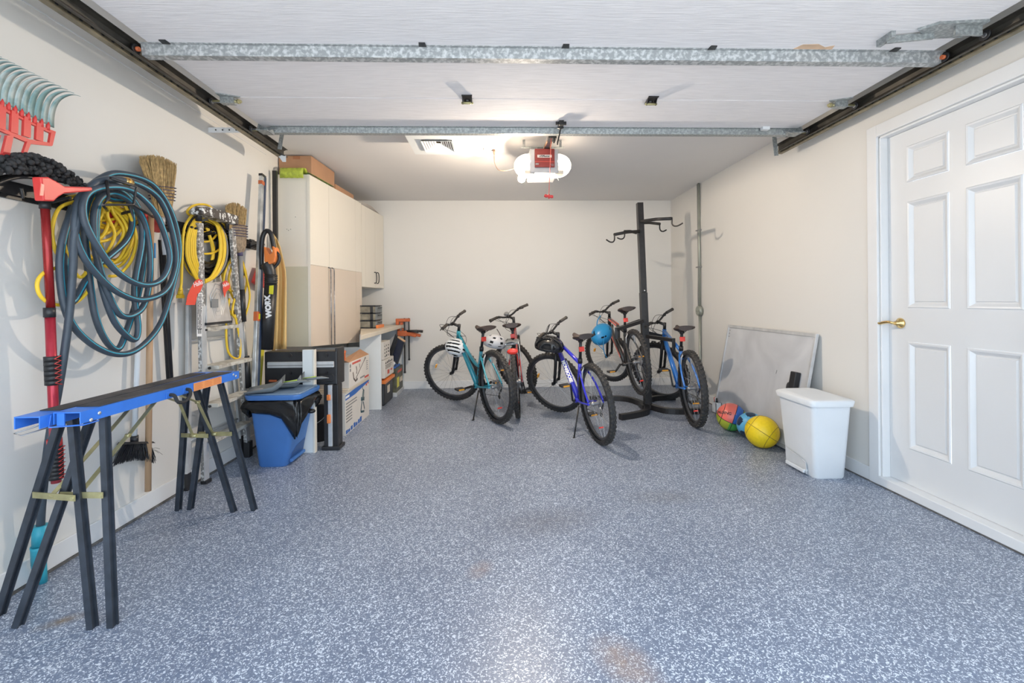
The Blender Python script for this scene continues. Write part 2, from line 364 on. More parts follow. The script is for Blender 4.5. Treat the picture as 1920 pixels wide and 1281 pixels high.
# doorway header and piers the overhead door opens through (behind the camera)
w = B(); w.box(XL, -1.80, YF, YF+.12, 0, ZC); w.box(2.20, XR, YF, YF+.12, 0, ZC); w.box(-1.80, 2.20, YF, YF+.12, 2.30, ZC)
struct(w.build('wall_front', M_wall))
struct(B().box(XL, XL+.012, YF+.12, YB-.014, .012, .105).build('baseboard_left', M_trim, bevel=.003))
struct(B().box(XL, XL+.016, YF+.12, YB-.014, 0, .012).build('trim_4', M_gap))
struct(B().box(XR-.018, XR, YF+.12, YB-.014, 0, .007).build('trim_5', M_gap))
struct(B().box(XL, XR, YB-.012, YB, 0, .10).build('baseboard_back', M_trim, bevel=.003))
w = B(); w.box(XR-.012, XR, DY1+.075, YB-.014, 0, .09); w.box(XR-.012, XR, YF+.12, DY0-.075, 0, .09)
struct(w.build('baseboard_right', M_trim, bevel=.003))
# casing (jambs, head) and raised threshold of the side door
w = B()
w.box(XR-.016, XR, DY1, DY1+.072, 0, DZ1+.072); w.box(XR-.016, XR, DY0-.072, DY0, 0, DZ1+.072); w.box(XR-.0165, XR, DY0, DY1, DZ1, DZ1+.072)
w.box(XR, XR+.06, DY1-.012, DY1, DZ0, DZ1); w.box(XR, XR+.06, DY0, DY0+.012, DZ0, DZ1); w.box(XR, XR+.06, DY0, DY1, DZ1-.012, DZ1)
struct(w.build('trim_1', M_trim, bevel=.003))
w = B(); w.box(XR-.020, XR+.10, DY0, DY1, .008, DZ0+.005)
struct(w.build('trim_2', M_trim, bevel=.004))
# flat trim strip on the wall just under the ceiling at the left
struct(B().box(XL, XL+.004, YF+.12, 3.9, 2.395, 2.40).build('trim_3', M_trim))
# six-panel door
root = bpy.data.objects.new('door_1', None); COL.objects.link(root); root.location = (XR+.05, 2.25, DZ0); struct(root, 'white six panel door with a brass lever handle')
X0 = XR+.045; ya, yb, za, zb = DY0+.014, DY1-.014, DZ0+.0065, DZ1-.014
cols = [(1.965, 2.215), (2.30, 2.545)]; rows = [(.27, .89), (1.085, 1.70), (1.81, 2.02)]
w = B(); ys = [ya]+[v for c in cols for v in c]+[yb]; zs = [za]+[v for r in rows for v in r]+[zb]
for i in range(5):
    for j in range(7):
        if i % 2 == 1 and j % 2 == 1: continue
        w.box(X0, X0+.035, ys[i], ys[i+1], zs[j], zs[j+1])
struct(w.build('door_slab', M_doorp, root))
for y0, y1 in cols:
    for z0, z1 in rows:
        w = B()
        def ring(d, x): return [(x, y0+d, z0+d), (x, y1-d, z0+d), (x, y1-d, z1-d), (x, y0+d, z1-d)]
        R = [ring(0, X0-.001), ring(.006, X0-.006), ring(.014, X0-.004), ring(.030, X0+.012), ring(.034, X0+.0125), ring(.040, X0+.006)]
        for a, b_ in zip(R, R[1:]): w.add(a+b_, [(i, (i+1) % 4, 4+(i+1) % 4, 4+i) for i in range(4)])
        w.add(R[-1], [(0, 1, 2, 3)])
        struct(w.build('door_panel', M_doorp, root))
hy, hz = 2.592, .995
hw = B(); hw.lathe([(0, 0), (.030, .0), (.031, -.006), (.024, -.014), (.012, -.020), (.012, -.036), (0.001, -.038)], (X0, hy, hz), 'X', 24)
hw.tube(spline([(X0-.034, hy, hz), (X0-.05, hy+.004, hz+.002), (X0-.056, hy+.02, hz+.006), (X0-.054, hy+.055, hz+.002), (X0-.052, hy+.085, hz-.006), (X0-.050, hy+.10, hz-.002)], 4), [.011]*6+[.012]*8+[.010]*7, 12, flat=.7)
hw.build('door_handle', M_brass, root)['label'] = 'polished brass lever handle'
root['kind'] = 'structure'

# ---------------------------------------------------------------- overhead door
ZD = 2.325     # underside of the sections
gd = thing('overhead_garage_door', 'white wood-grained overhead garage door, open along the ceiling', 'garage door', (.29, 1.0, ZD))
secs = [(2.645, 3.155), (2.135, 2.64), (1.62, 2.13), (1.08, 1.615)]
for y0, y1 in secs:
    B().box(-1.56, 2.10, y0, y1, ZD, ZD+.04).build('door_section', M_gdoor, gd, bevel=.004)
# struts: hat-section reinforcement rails
def strut(y, z0, z1, name_mat, x0=-1.60, x1=2.135, h=.055, wd=.07):
    w = B(); P = [(-wd/2-.018, 0), (-wd/2, 0), (-wd/2+.006, -h), (wd/2-.006, -h), (wd/2, 0), (wd/2+.018, 0), (wd/2+.018, -.0025), (wd/2+.002, -.0025), (wd/2-.004, -h-.003), (-wd/2+.004, -h-.003), (-wd/2-.002, -.0025), (-wd/2-.018, -.0025)]
    w.prism([(x0, y+a, z0+b) for a, b in P], (x1-x0, 0, 0)); o = w.build('reinforcing_strut', name_mat, gd); o['label'] = 'blotchy galvanised steel strut'; return o
s1 = strut(2.135, ZD, ZD, M_galvw, -1.60, 2.155, .045, .05)
s2 = strut(3.11, ZD, ZD, M_galv, -1.50, 2.12, .036, .05)
# punched tabs and bolts on the first strut
w = B()
for x in (-.33, .33, 1.02, 1.90, -1.48):
    w.prism([(x-.018, 2.10, ZD-.001), (x+.018, 2.10, ZD-.001), (x+.014, 2.07, ZD-.001), (x-.014, 2.07, ZD-.001)], (0, 0, -.004))
for x in (-.31, 1.0, -1.38, 1.88): w.cyl((x, 2.185, ZD-.0), (x, 2.185, ZD-.02), .009, n=6)
w.build('strut_clip', M_blackm, gd)
# hinges at the middle seam
for x in (-.16, .92):
    w = B(); y = 2.643
    w.prism([(x-.03, y-.05, ZD), (x+.03, y-.05, ZD), (x+.022, y+.05, ZD), (x-.022, y+.05, ZD)], (0, 0, -.006))
    w.prism([(x-.028, y-.03, ZD-.006), (x-.028, y+.03, ZD-.006), (x-.028, y, ZD-.035)], (.004, 0, 0)); w.prism([(x+.024, y-.03, ZD-.006), (x+.024, y+.03, ZD-.006), (x+.024, y, ZD-.035)], (.004, 0, 0))
    w.cyl((x-.034, y, ZD-.026), (x+.034, y, ZD-.026), .007, n=10, mi=1)
    w.lathe([(0, -.022), (.016, -.018), (.02, -.006), (.02, 0)], (x, y+.02, ZD-.0), 'Z', 12)
    w.build('door_hinge', [M_blackm, M_gold], gd)['label'] = 'dark steel hinge'
# edge brackets with rollers in the tracks
def edge(x, y, sgn, kind):
    w = B()
    if kind == 'hinge':
        w.prism([(x, y-.06, ZD), (x+sgn*.11, y-.01, ZD), (x, y+.05, ZD)], (0, 0, -.006)); w.box(min(x, x+sgn*.075), max(x, x+sgn*.075), y-.018, y+.018, ZD-.04, ZD-.004)
        w.cyl((x-sgn*.07, y, ZD-.025), (x+sgn*.11, y, ZD-.025), .008, n=10, mi=1); w.cyl((x+sgn*.09, y, ZD-.025), (x+sgn*.10, y, ZD-.025), .014, n=8, mi=1)
        m = [M_galv, M_gold]
    elif kind == 'top':
        w.box(min(x, x+sgn*.07), max(x, x+sgn*.07), y-.045, y+.045, ZD-.05, ZD-.044); w.box(min(x, x+sgn*.07), max(x, x+sgn*.07), y+.039, y+.045, ZD-.05, ZD+.02); w.prism([(x, y-.045, ZD-.05), (x, y+.045, ZD-.05), (x, y+.045, ZD), (x, y-.02, ZD)], (sgn*.006, 0, 0))
        w.prism([(x+sgn*.066, y-.03, ZD-.05), (x+sgn*.066, y+.045, ZD-.05), (x+sgn*.11, y+.03, ZD)], (sgn*.004, 0, 0)); m = [M_galv, M_gold]
        w.cyl((x-sgn*.07, y+.01, ZD-.03), (x, y+.01, ZD-.03), .007, n=10, mi=1)
    else:
        w.prism([(x, y-.07, ZD), (x+sgn*.20, y-.05, ZD), (x+sgn*.25, y+.0, ZD), (x+sgn*.14, y+.06, ZD), (x, y+.05, ZD)], (0, 0, -.012)); w.beam((x+sgn*.16, y+.02, ZD-.02), (x+sgn*.34, y+.06, ZD-.02), .012, .03); w.box(min(x+sgn*.33, x+sgn*.35), max(x+sgn*.33, x+sgn*.35), y+.02, y+.10, ZD-.03, ZD)
        w.box(min(x, x+sgn*.12), max(x, x+sgn*.12), y-.04, y-.03, ZD-.05, ZD); m = [M_galv, M_gold]
    b_ = w.build('corner_bracket' if kind != 'hinge' else 'edge_hinge', m, gd)
    w = B(); w.cyl((x-sgn*.062, y, ZD-.028), (x-sgn*.052, y, ZD-.028), .022, n=18); w.cyl((x-sgn*.066, y, ZD-.028), (x-sgn*.05, y, ZD-.028), .010, n=12, mi=1); w.cyl((x-sgn*.05, y, ZD-.028), (x, y, ZD-.028), .006, n=8, mi=1)
    w.build('roller', [M_black, M_steel], gd)
for sx, sg in ((-1.56, 1), (2.10, -1)):
    edge(sx, 2.645, sg, 'hinge'); edge(sx, 3.06, sg, 'top')
    w = B(); w.cyl((sx-sg*.062, 2.10, ZD-.028), (sx-sg*.052, 2.10, ZD-.028), .022, n=18); w.cyl((sx-sg*.066, 2.10, ZD-.028), (sx-sg*.04, 2.10, ZD-.028), .010, n=12, mi=1); w.build('roller', [M_black, M_rust], gd)
edge(2.10, 1.92, -1, 'bottom')
# worn patch where the paint has peeled, lying flat on the panel
B().prism([(1.40, 2.105, ZD+.0), (1.60, 2.105, ZD), (1.585, 2.06, ZD), (1.55, 2.075, ZD), (1.50, 2.05, ZD), (1.43, 2.055, ZD)], (0, 0, -.0015)).build('peeled_patch', mat('bare_pine', (.62, .43, .29), .7, var=.12, scale=14), gd)['label'] = 'bare wood patch in the white paint'
w = B(); w.box(1.83, 1.88, 3.04, 3.07, ZD-.02, ZD); w.build('door_sensor', M_white, gd)
# door arm bracket at the centre top
w = B(); x = .435; y = 2.98
w.box(x-.035, x+.035, y-.006, y+.006, ZD-.02, ZD); w.box(x-.015, x+.015, y-.03, y+.05, ZD-.03, ZD-.0); w.beam((x, y+.02, ZD-.03), (x+.002, y+.20, ZD-.075), .008, .02); w.cyl((x-.02, y+.02, ZD-.03), (x+.02, y+.02, ZD-.03), .006, n=8)
w.build('arm_bracket', M_blackm, gd)

def track(x, sgn, y1, lab):
    t = thing('door_track', lab, 'track', (x, YF+.12, ZD-.08)); y0 = YF+.14
    z = ZD-.028; w = B()
    # C profile open towards the door
    o = -sgn
    P = [(o*.012, .03), (o*-.0, .03), (o*-.018, .022), (o*-.022, 0), (o*-.018, -.022), (0, -.03), (o*.012, -.03), (o*.012, -.027), (0, -.027), (o*-.016, -.02), (o*-.0195, 0), (o*-.016, .02), (0, .027), (o*.012, .027)]
    P = [(a*-1, b_) for a, b_ in P]
    w.prism([(x+a, y0, z+b_) for a, b_ in P], (0, y1-y0, 0)); w.build('channel', M_track, t)
    # angle iron along the outside
    w = B(); xa = x-sgn*.026
    w.box(min(xa, xa-sgn*.003), max(xa, xa-sgn*.003), y0, y1+.02, z-.030, z+.024); w.box(min(xa, xa-sgn*.028), max(xa, xa-sgn*.028), y0, y1+.02, z-.033, z-.030); w.build('angle_iron', M_trackl, t)
    for i in range(34):
        yy = 1.7+i*.05
        if yy > y1-.1: break
        B().box(min(xa+sgn*.001, xa+sgn*.003), max(xa+sgn*.001, xa+sgn*.003), yy, yy+.012, z-.024, z+.006).build('punched_slot', M_ink, t)
    return t, z
tl, z = track(-1.615, 1, 3.56, 'dark steel garage door track along the left wall, near the rake')
w = B(); w.beam((XL, 3.13, z+.02), (-1.66, 3.13, z+.02), .004, .035, (0, 0, 1)); w.build('wall_bracket', M_white, tl)['label'] = 'white punched bracket'
for i in range(5): B().cyl((XL+.05+i*.045, 3.125, z+.02), (XL+.05+i*.045, 3.1275, z+.02), .005, n=8).build('bracket_hole', M_ink, tl)
w = B(); w.beam((-1.56, 3.40, ZC), (-1.59, 3.40, z-.02), .03, .003, (0, 1, 0)); w.build('ceiling_hanger', M_galv, tl)
w = B(); w.prism([(-1.66, 3.52, z-.025), (-1.60, 3.52, z-.025), (-1.60, 3.52, z-.075), (-1.625, 3.52, z-.075)], (0, .003, 0)); w.build('end_plate', M_white, tl)
tr, z = track(2.165, -1, 3.42, 'dark steel garage door track beside the white side door')
w = B(); w.beam((2.10, 3.36, ZC), (2.125, 3.36, z-.07), .032, .003, (0, 1, 0)); w.build('ceiling_hanger', M_galv, tr)

# ---------------------------------------------------------------- opener
M_dust2 = mat('opener_grey', (0.42, 0.42, 0.43), .5)
XO = .385
op = thing('garage_door_opener', 'red-fronted garage door opener with lit lamp lenses on the ceiling', 'garage door opener', (XO, 3.7, 2.17))
ZO0, ZO1, YO = 2.155, 2.345, 3.56
w = B(); w.box(XO-.115, XO+.115, YO+.01, YO+.32, ZO0, ZO1); w.build('motor_housing', M_dust2, op, bevel=.01)
w = B(); w.box(XO-.075, XO+.082, YO-.004, YO+.012, ZO0+.04, ZO1-.004); w.build('front_panel', M_opred, op, bevel=.004)
w = B(); w.box(XO-.075, XO+.082, YO-.006, YO-.003, ZO0+.082, ZO0+.085); w.build('panel_line', M_rink, op)
w = B(); w.box(XO-.055, XO+.058, YO-.0075, YO-.0035, ZO1-.075, ZO1-.053); w.build('name_plate', M_print, op, bevel=.002)
text('LiftMaster', 'name_lettering', M_ink, op, (XO+.001, YO-.008, ZO1-.064), (1, 0, 0), (0, 0, 1), .0215, bold=.0006)
for q in ((-.07, -.045, .058, .070), (.045, .075, .060, .064), (.055, .075, .050, .054)): B().box(XO+q[0], XO+q[1], YO-.0065, YO-.0035, ZO0+q[2], ZO0+q[3]).build('small_print', M_gink, op)
for sg in (-1, 1):
    w = B(); rings = []
    for k in range(9):
        t = k/8; xx = XO+sg*(.095+.135*t); hh = sqrt(max(0.02, 1-(t*.97)**2.4)); zc_ = (ZO0+ZO1)/2-.004
        rings.append([(xx, YO+.14+.13*hh*cos(a), zc_+.094*hh*(sin(a)/max(abs(sin(a)), abs(cos(a))) if False else sin(a)*1.0)) for a in [2*pi*i/20 for i in range(20)]])
    w.loft(rings).build('lamp_lens', M_lens, op)['label'] = 'glowing lamp lens'
    w = B(); w.box(XO+sg*.12-.035, XO+sg*.12+.035, YO+.02, YO+.1, ZO0-.006, ZO0+.022); w.build('lens_foot', M_cardp, op, bevel=.004)
w = B(); w.ball((XO-.175, YO+.08, ZO0-.028), .030, n=16); w.build('bulb', M_bulb, op)['label'] = 'bare glowing bulb'
w = B(); w.cyl((XO-.175, YO+.08, ZO0+.03), (XO-.175, YO+.08, ZO0-.008), .016, n=12); w.build('bulb_socket', M_white, op)
w = B(); w.beam((XO-.17, YO+.15, ZO1+.055), (XO+.18, YO+.15, ZO1+.055), .03, .004); w.beam((XO-.15, YO+.15, ZO1+.055), (XO-.15, YO+.15, ZC), .02, .003); w.beam((XO+.15, YO+.15, ZO1+.055), (XO+.15, YO+.15, ZC), .02, .003); w.beam((XO-.05, YO+.15, ZO1), (XO-.05, YO+.15, ZO1+.06), .02, .003); w.beam((XO+.05, YO+.15, ZO1), (XO+.05, YO+.15, ZO1+.06), .02, .003)
w.build('hanger_bracket', M_galv, op)
w = B(); w.beam((XO+.045, 0.7, ZD+.06), (XO+.02, YO+.18, ZO1+.022), .032, .04); w.build('rail', M_steel, op)
w = B(); w.tube([(XO+.032, 2.9, ZD+.03), (XO+.0, YO+.05, ZO1+.005)], .006, 6); w.tube([(XO+.055, 2.9, ZD+.03), (XO+.04, YO+.05, ZO1+.005)], .006, 6)
w.build('chain', M_wood2, op)
w = B(); w.box(XO-.01, XO+.05, 3.19, 3.27, ZD-.03, ZD+.03); w.beam((XO+.03, 3.19, ZD-.06), (XO+.035, 3.24, ZD+.02), .01, .02); w.build('trolley', M_blackm, op)
w = B(); w.tube([(XO+.012, 3.20, ZD-.03), (XO-.008, 3.20, 1.895)], .0022, 6); w.build('release_cord', M_coral, op)
w = B(); c = Vector((XO-.008, 3.20, 1.885)); w.tube([c+Vector((-.032, 0, .006)), c+Vector((-.02, 0, .0)), c, c+Vector((.02, 0, -.004)), c+Vector((.03, 0, -.004))], [.010, .012, .008, .012, .009], 10); w.cyl(c+Vector((0, 0, .012)), c-Vector((0, 0, .018)), .005, n=8); w.build('release_handle', M_red, op)
w = B(); w.tube(spline([(XO+.10, YO+.03, ZO0), (XO+.104, YO+.02, ZO0-.03), (XO+.115, YO+.02, ZO0-.06)], 5), .0016, 5); w.build('antenna_wire', M_print, op)
# ceiling outlet and the opener's power cord
ot = thing('ceiling_outlet', 'small white power outlet on the ceiling left of the opener', 'outlet', (-.045, 3.93, ZC-.01))
B().box(-.10, .015, 3.90, 3.97, ZC-.008, ZC).build('cover_plate', M_white, ot, bevel=.003)
w = B(); w.box(-.055, -.025, 3.915, 3.955, ZC-.0095, ZC-.008); w.box(.0-.01, .01, 3.915, 3.955, ZC-.0095, ZC-.008); w.build('socket_face', M_print, ot)
pc = thing('power_cord', 'dark power cord hanging from the ceiling outlet to the opener', 'cord', (-.02, 3.9, ZC-.06))
w = B(); w.tube([(-.012, 3.93, ZC-.01), (-.010, 3.93, ZC-.05)], [.013, .008], 8); w.build('plug', M_cordd, pc)
w = B(); w.tube(spline([(-.010, 3.93, ZC-.05), (-.005, 3.92, ZC-.13), (.03, 3.88, ZC-.20), (.10, 3.84, ZC-.215), (.19, 3.80, ZC-.20), (.275, 3.80, ZC-.185)], 6), .0035, 6); w.build('cable', M_cordd, pc)
# ceiling vent in its boxed frame
vt = thing('ceiling_vent', 'square white boxed ceiling vent with a louvred grille', 'vent', (-.43, 3.52, 2.35))
x0, x1, y0, y1, zb_ = -.655, -.225, 3.30, 3.74, 2.352
w = B(); gx0, gx1, gy0, gy1 = x0+.10, x1-.10, y0+.10, y1-.09
w.box(x0, gx0, y0, y1, zb_, zb_+.012); w.box(gx1, x1, y0, y1, zb_, zb_+.012); w.box(gx0, gx1, y0, gy0, zb_, zb_+.012); w.box(gx0, gx1, gy1, y1, zb_, zb_+.012); w.build('face_plate', M_board, vt)
w = B(); w.box(x0+.004, x0+.02, y0+.004, y1-.004, zb_+.012, ZC); w.box(x1-.02, x1-.004, y0+.004, y1-.004, zb_+.012, ZC); w.box(x0+.02, x1-.02, y0+.004, y0+.02, zb_+.012, ZC); w.box(x0+.02, x1-.02, y1-.02, y1-.004, zb_+.012, ZC); w.build('box_side', M_wood2, vt)['label'] = 'bare wooden box side'
B().box(gx0, gx1, gy0, gy1, zb_+.07, zb_+.075).build('duct', M_ink, vt)
for k in range(6):
    d = .017*k; a0, a1, c0, c1 = gx0+d, gx1-d, gy0+d, gy1-d; zz = zb_-.012+.006*k
    w = B(); q = lambda a, z_: [(a0+a, c0+a, z_), (a1-a, c0+a, z_), (a1-a, c1-a, z_), (a0+a, c1-a, z_)]
    w.add(q(0, zz)+q(.012, zz+.010), [(i, (i+1) % 4, 4+(i+1) % 4, 4+i) for i in range(4)]); w.build('louvre', M_board, vt, solid=.0015)

# ---------------------------------------------------------------- right side: conduit, whiteboard, balls, bin
cd = thing('electrical_conduit', 'grey metal conduit with junction box running up the right wall', 'conduit', (2.30, 5.05, 0))
xw, yc = XR-.022, 5.09
w = B(); w.tube([(xw, yc, ZC), (xw, yc, 1.06)], .0135, 10); w.tube([(xw, yc, .96), (xw, yc+.005, .35), (xw, yc, .10)], .0135, 10); w.build('pipe', M_conduit, cd)
w = B(); w.tube(spline([(xw+.005, yc+.045, ZC), (xw+.005, yc+.04, 2.0), (xw+.005, yc+.035, 1.5), (xw+.005, yc+.05, 1.15), (xw+.005, yc+.03, .9), (xw+.005, yc+.03, .40)], 5), .007, 8); w.build('cable', M_gink, cd)
w = B(); w.cyl((XR-.004, yc, 1.01), (XR-.045, yc, 1.01), .055, n=24); w.cyl((XR-.045, yc, 1.01), (XR-.050, yc, 1.01), .050, n=24); w.cyl((XR-.05, yc-.025, 1.01), (XR-.054, yc-.025, 1.01), .007, n=8); w.cyl((XR-.05, yc+.025, 1.01), (XR-.054, yc+.025, 1.01), .007, n=8); w.build('junction_box', M_conduit, cd)
for z_ in (1.93, 1.51): B().box(XR-.04, XR, yc-.018, yc+.055, z_-.006, z_+.006).build('pipe_strap', M_gink, cd)

wb = thing('whiteboard', 'smeared whiteboard in a grey frame leaning on the right wall', 'whiteboard', (2.2, 3.8, 0))
P = lambda u, v, d=0: Vector((2.165+(.150*v)-d*.985, 4.46-u*1.25-.02*v, .012+v*.875+d*.16))   # u along, v up, d off the surface
fr = .022
def slab(name, u0, u1, v0, v1, d0, d1, m, bev=0):
    w = B(); w.add([P(u, v, d) for u in (u0, u1) for v in (v0, v1) for d in (d0, d1)], [(0, 1, 3, 2), (4, 6, 7, 5), (0, 4, 5, 1), (2, 3, 7, 6), (0, 2, 6, 4), (1, 5, 7, 3)]); return w.build(name, m, wb, bevel=bev)
slab('writing_surface', .012, .988, .015, .985, 0, .006, M_wbs)
for a in ((0, 1, .97, 1), (0, 1, 0, .03), (0, .018, .03, .97), (.982, 1, .03, .97)): slab('frame', *a, -.008, .014, M_alud, .002)
w = B()
for (u, v, s_) in ((.035, .94, .012), (.035, .905, .011), (.036, .87, .010)):
    for k in range(3): w.beam(P(u-.006+.006*k, v-.5*s_, .0065), P(u+.004*k-.003, v+.5*s_*(-1)**k, .0065), .002, .0012)
w.beam(P(.69, .60, .0065), P(.695, .635, .0065), .005, .001); w.beam(P(.965, .955, .0065), P(.97, .955, .0065), .005, .001)
w.build('handwriting', M_ink, wb)['label'] = 'small black marker scribble'
slab('eraser_holder', .875, .925, .42, .66, .006, .05, M_black, .006)
w = B(); w.ball(P(.865, .50, .03), .035, (.5, .6, 1.6)); w.build('eraser', M_ink, wb)
tray = thing('marker_caddy', 'small white marker caddy at the whiteboard corner beside the rainbow ball', 'caddy', (2.12, 4.40, .1))
c = P(.06, .13, .035); w = B(); w.box(c.x-.03, c.x+.025, c.y-.05, c.y+.03, c.z-.10, c.z-.094); w.box(c.x-.03, c.x-.026, c.y-.05, c.y+.03, c.z-.10, c.z-.0); w.box(c.x-.03, c.x+.025, c.y-.05, c.y-.046, c.z-.10, c.z); w.box(c.x-.03, c.x+.025, c.y+.026, c.y+.03, c.z-.10, c.z); w.box(c.x+.021, c.x+.025, c.y-.05, c.y+.03, c.z-.10, c.z)
w.build('cup', M_white, tray)
for k, (m, dy) in enumerate(((M_ink, -.03), (M_wink, -.012), (M_rink, .005))):
    mk = thing('marker_pen', ('black-capped', 'white-capped', 'red-capped')[k]+' marker pen standing in the white caddy', 'marker', (c.x, c.y+dy, c.z-.09), group='markers in the caddy')
    B().cyl((c.x, c.y+dy, c.z-.09), (c.x-.01, c.y+dy, c.z+.005), .008, n=10).build('barrel', M_wink, mk)
    B().cyl((c.x-.01, c.y+dy, c.z+.005), (c.x-.016, c.y+dy-.006, c.z+.045), .010, n=10).build('cap', m, mk)

def ball(name, lab, c, r, faces_mat, fn, rot=None):
    w = B(); n, k = 48, 32; c = Vector(c); vs = []; rot = rot or Matrix.Identity(3)
    for i in range(k+1):
        t = pi*i/k
        for j in range(n): a = 2*pi*j/n; vs.append(Vector((sin(t)*cos(a), sin(t)*sin(a), cos(t))))
    fs = [(i*n+j, (i+1)*n+j, (i+1)*n+(j+1) % n, i*n+(j+1) % n) for i in range(k) for j in range(n)]
    base = len(w.v); w.v = [tuple(c+(rot @ p)*r) for p in vs]
    for f in fs:
        m = (vs[f[0]]+vs[f[2]]).normalized(); w.f.append(f); w.m.append(fn(m)); w.s.append(True)
    return w
bk = thing('basketball', 'rainbow-panelled basketball leaning against the whiteboard, furthest of three balls', 'ball', (2.03, 3.86, 0), group='balls by the whiteboard')
Rr = Matrix(((.88, .47, 0), (-.47, .88, 0), (0, 0, 1))) @ Matrix.Rotation(radians(18), 3, 'Y') @ Matrix.Rotation(radians(12), 3, 'X')
def seam(n):
    a = abs(n.z) < .025 or abs(n.x) < .025
    e = abs(sqrt(n.y**2+n.z**2*.0)-.0) < .0
    return a
cb = Vector((2.03, 3.876, .118))
w = ball('', '', cb, .118, None, lambda n: (2 if n.x > .62 else 1 if n.x > .15 and n.z > 0 else 0 if n.z > 0 else 3 if n.x > -.05 else 2), Rr)
w.build('skin', [M_coral, mat('ball_blue', (.03, .13, .45), .5), mat('ball_lime', (.42, .46, .04), .5), mat('ball_green', (.08, .36, .07), .5)], bk)
def ring_on(c, r, rot, axis, h, name, parent, m, rad=.0025):
    pts = []
    for i in range(48):
        a = 2*pi*i/48; rr = sqrt(1-h*h); p = {'X': Vector((h, rr*cos(a), rr*sin(a))), 'Y': Vector((rr*cos(a), h, rr*sin(a))), 'Z': Vector((rr*cos(a), rr*sin(a), h))}[axis]; pts.append(c+(rot @ p)*(r+.0002))
    B().tube(pts, rad, 6, closed=True).build(name, m, parent)
for A, h in (('X', .15), ('Z', 0), ('X', .62), ('X', -.62)): ring_on(cb, .118, Rr, A, h, 'seam', bk, M_ink)
d = Vector((-.86, -.36, .36)).normalized(); xd = Vector((0.65, -.76, 0)).normalized(); yd = d.cross(xd)
lt = text('SPALDING', 'lettering', M_ink, bk, cb+d*.1195+yd*.010-xd*.0, xd, yd if yd.z > 0 else -yd, .034, depth=.0, bold=.001)
wrap_ball(lt, cb, .1185)
sb = thing('soccer_ball', 'light blue ball with dark pentagons between the rainbow and yellow balls', 'ball', (2.07, 3.655, 0), group='balls by the whiteboard')
ph = (1+sqrt(5))/2
ico = [Vector(v).normalized() for v in [(0, a, b*ph) for a in (-1, 1) for b in (-1, 1)]+[(a, b*ph, 0) for a in (-1, 1) for b in (-1, 1)]+[(a*ph, 0, b) for a in (-1, 1) for b in (-1, 1)]]
R2 = Euler((.4, .9, .2)).to_matrix()
cs = Vector((2.075, 3.652, .105))
w = ball('', '', cs, .105, None, lambda n: 1 if max(n.dot(v) for v in ico) > .935 else 0, R2); w.build('skin', [mat('ball_sky', (.10, .38, .62), .4), mat('ball_navy', (.01, .03, .07), .4)], sb)
yb_ = thing('rubber_ball', 'plain yellow basketball on the floor, nearest of the three balls', 'ball', (2.035, 3.42, 0), group='balls by the whiteboard')
cy = Vector((2.035, 3.425, .12)); R3 = Euler((.5, .3, .9)).to_matrix()
w = ball('', '', cy, .12, None, lambda n: 0, R3); w.build('skin', mat('ball_yellow', (.78, .56, .01), .45, bump=.3, scale=60), yb_)
for A, h in (('X', 0), ('Z', 0), ('Y', .6), ('Y', -.6)): ring_on(cy, .1195, R3, A, h, 'seam', yb_, mat('ball_seam_ochre', (.30, .20, .02), .6), .0022)

def rrect(x0, x1, y0, y1, z, r, n=4):
    out = []
    for (cx_, cy_, a0) in ((x1-r, y1-r, 0), (x0+r, y1-r, 90), (x0+r, y0+r, 180), (x1-r, y0+r, 270)):
        for k in range(n+1): a = radians(a0+90*k/n); out.append((cx_+r*cos(a), cy_+r*sin(a), z))
    return out
# white pedal bin
pb = thing('pedal_bin', 'white plastic pedal bin standing in front of the whiteboard', 'trash bin', (2.1, 2.93, 0))
def binbody(w, R, hol):  # R(z, inset) ring
    pass
bx0, bx1, by0, by1 = 2.005, 2.205, 2.80, 3.10; H = .47
def ringb(t, e=0): return rrect(bx0-.035*t-e, bx1+.02*t+e, by0-.035*t-e, by1+.025*t+e, H*t, .03)
w = B(); w.loft([ringb(0, -.004), ringb(.02), ringb(.35), ringb(.7), ringb(1)]); ob = w.build('bin_body', M_white, pb)
# flat pedal recess on the left face, shade put into its colour; pedal bar
w = B(); xq = bx0-.012
w.add([(xq-.001, by0+.06, .012), (xq-.001, by1-.035, .012), (xq-.010, by1-.04, .125), (xq-.010, by0+.10, .10), (xq-.004, by0+.065, .085)], [(0, 1, 2, 3, 4)]); w.build('pedal_recess', mat('recess_shade_white', (.62, .64, .66), .5), pb, solid=.004)
w = B(); w.beam((xq-.020, by0+.06, .03), (xq-.020, by1-.06, .03), .012, .022); w.beam((xq+.02, by0+.075, .03), (xq-.02, by0+.075, .03), .012, .012); w.build('pedal', M_white, pb, bevel=.003)
w = B(); e = lambda t, z_, s_: rrect(bx0-.035-s_, bx1+.02+s_, by0-.035-s_, by1+.025+s_, z_, .035)
w.loft([e(0, H-.005, .012), e(0, H+.028, .018), e(0, H+.036, .010), [(p[0], p[1], H+.036+.012*min(1, max(0, (p[1]-by0)/.2))) for p in e(0, H, -.02)]]); w.build('lid', M_white, pb)
# ---------------------------------------------------------------- tools along the left wall
WX = XL
def path(pxs, x, n=5, closed=False, dx=None):
    out = []
    for i, p in enumerate(pxs):
        xx = x if dx is None else x+dx*sin(2*pi*i/len(pxs)+.6)
        if len(p) > 2: xx = p[2]
        out.append(ax(p[0], p[1], xx))
    return spline(out, n, closed)
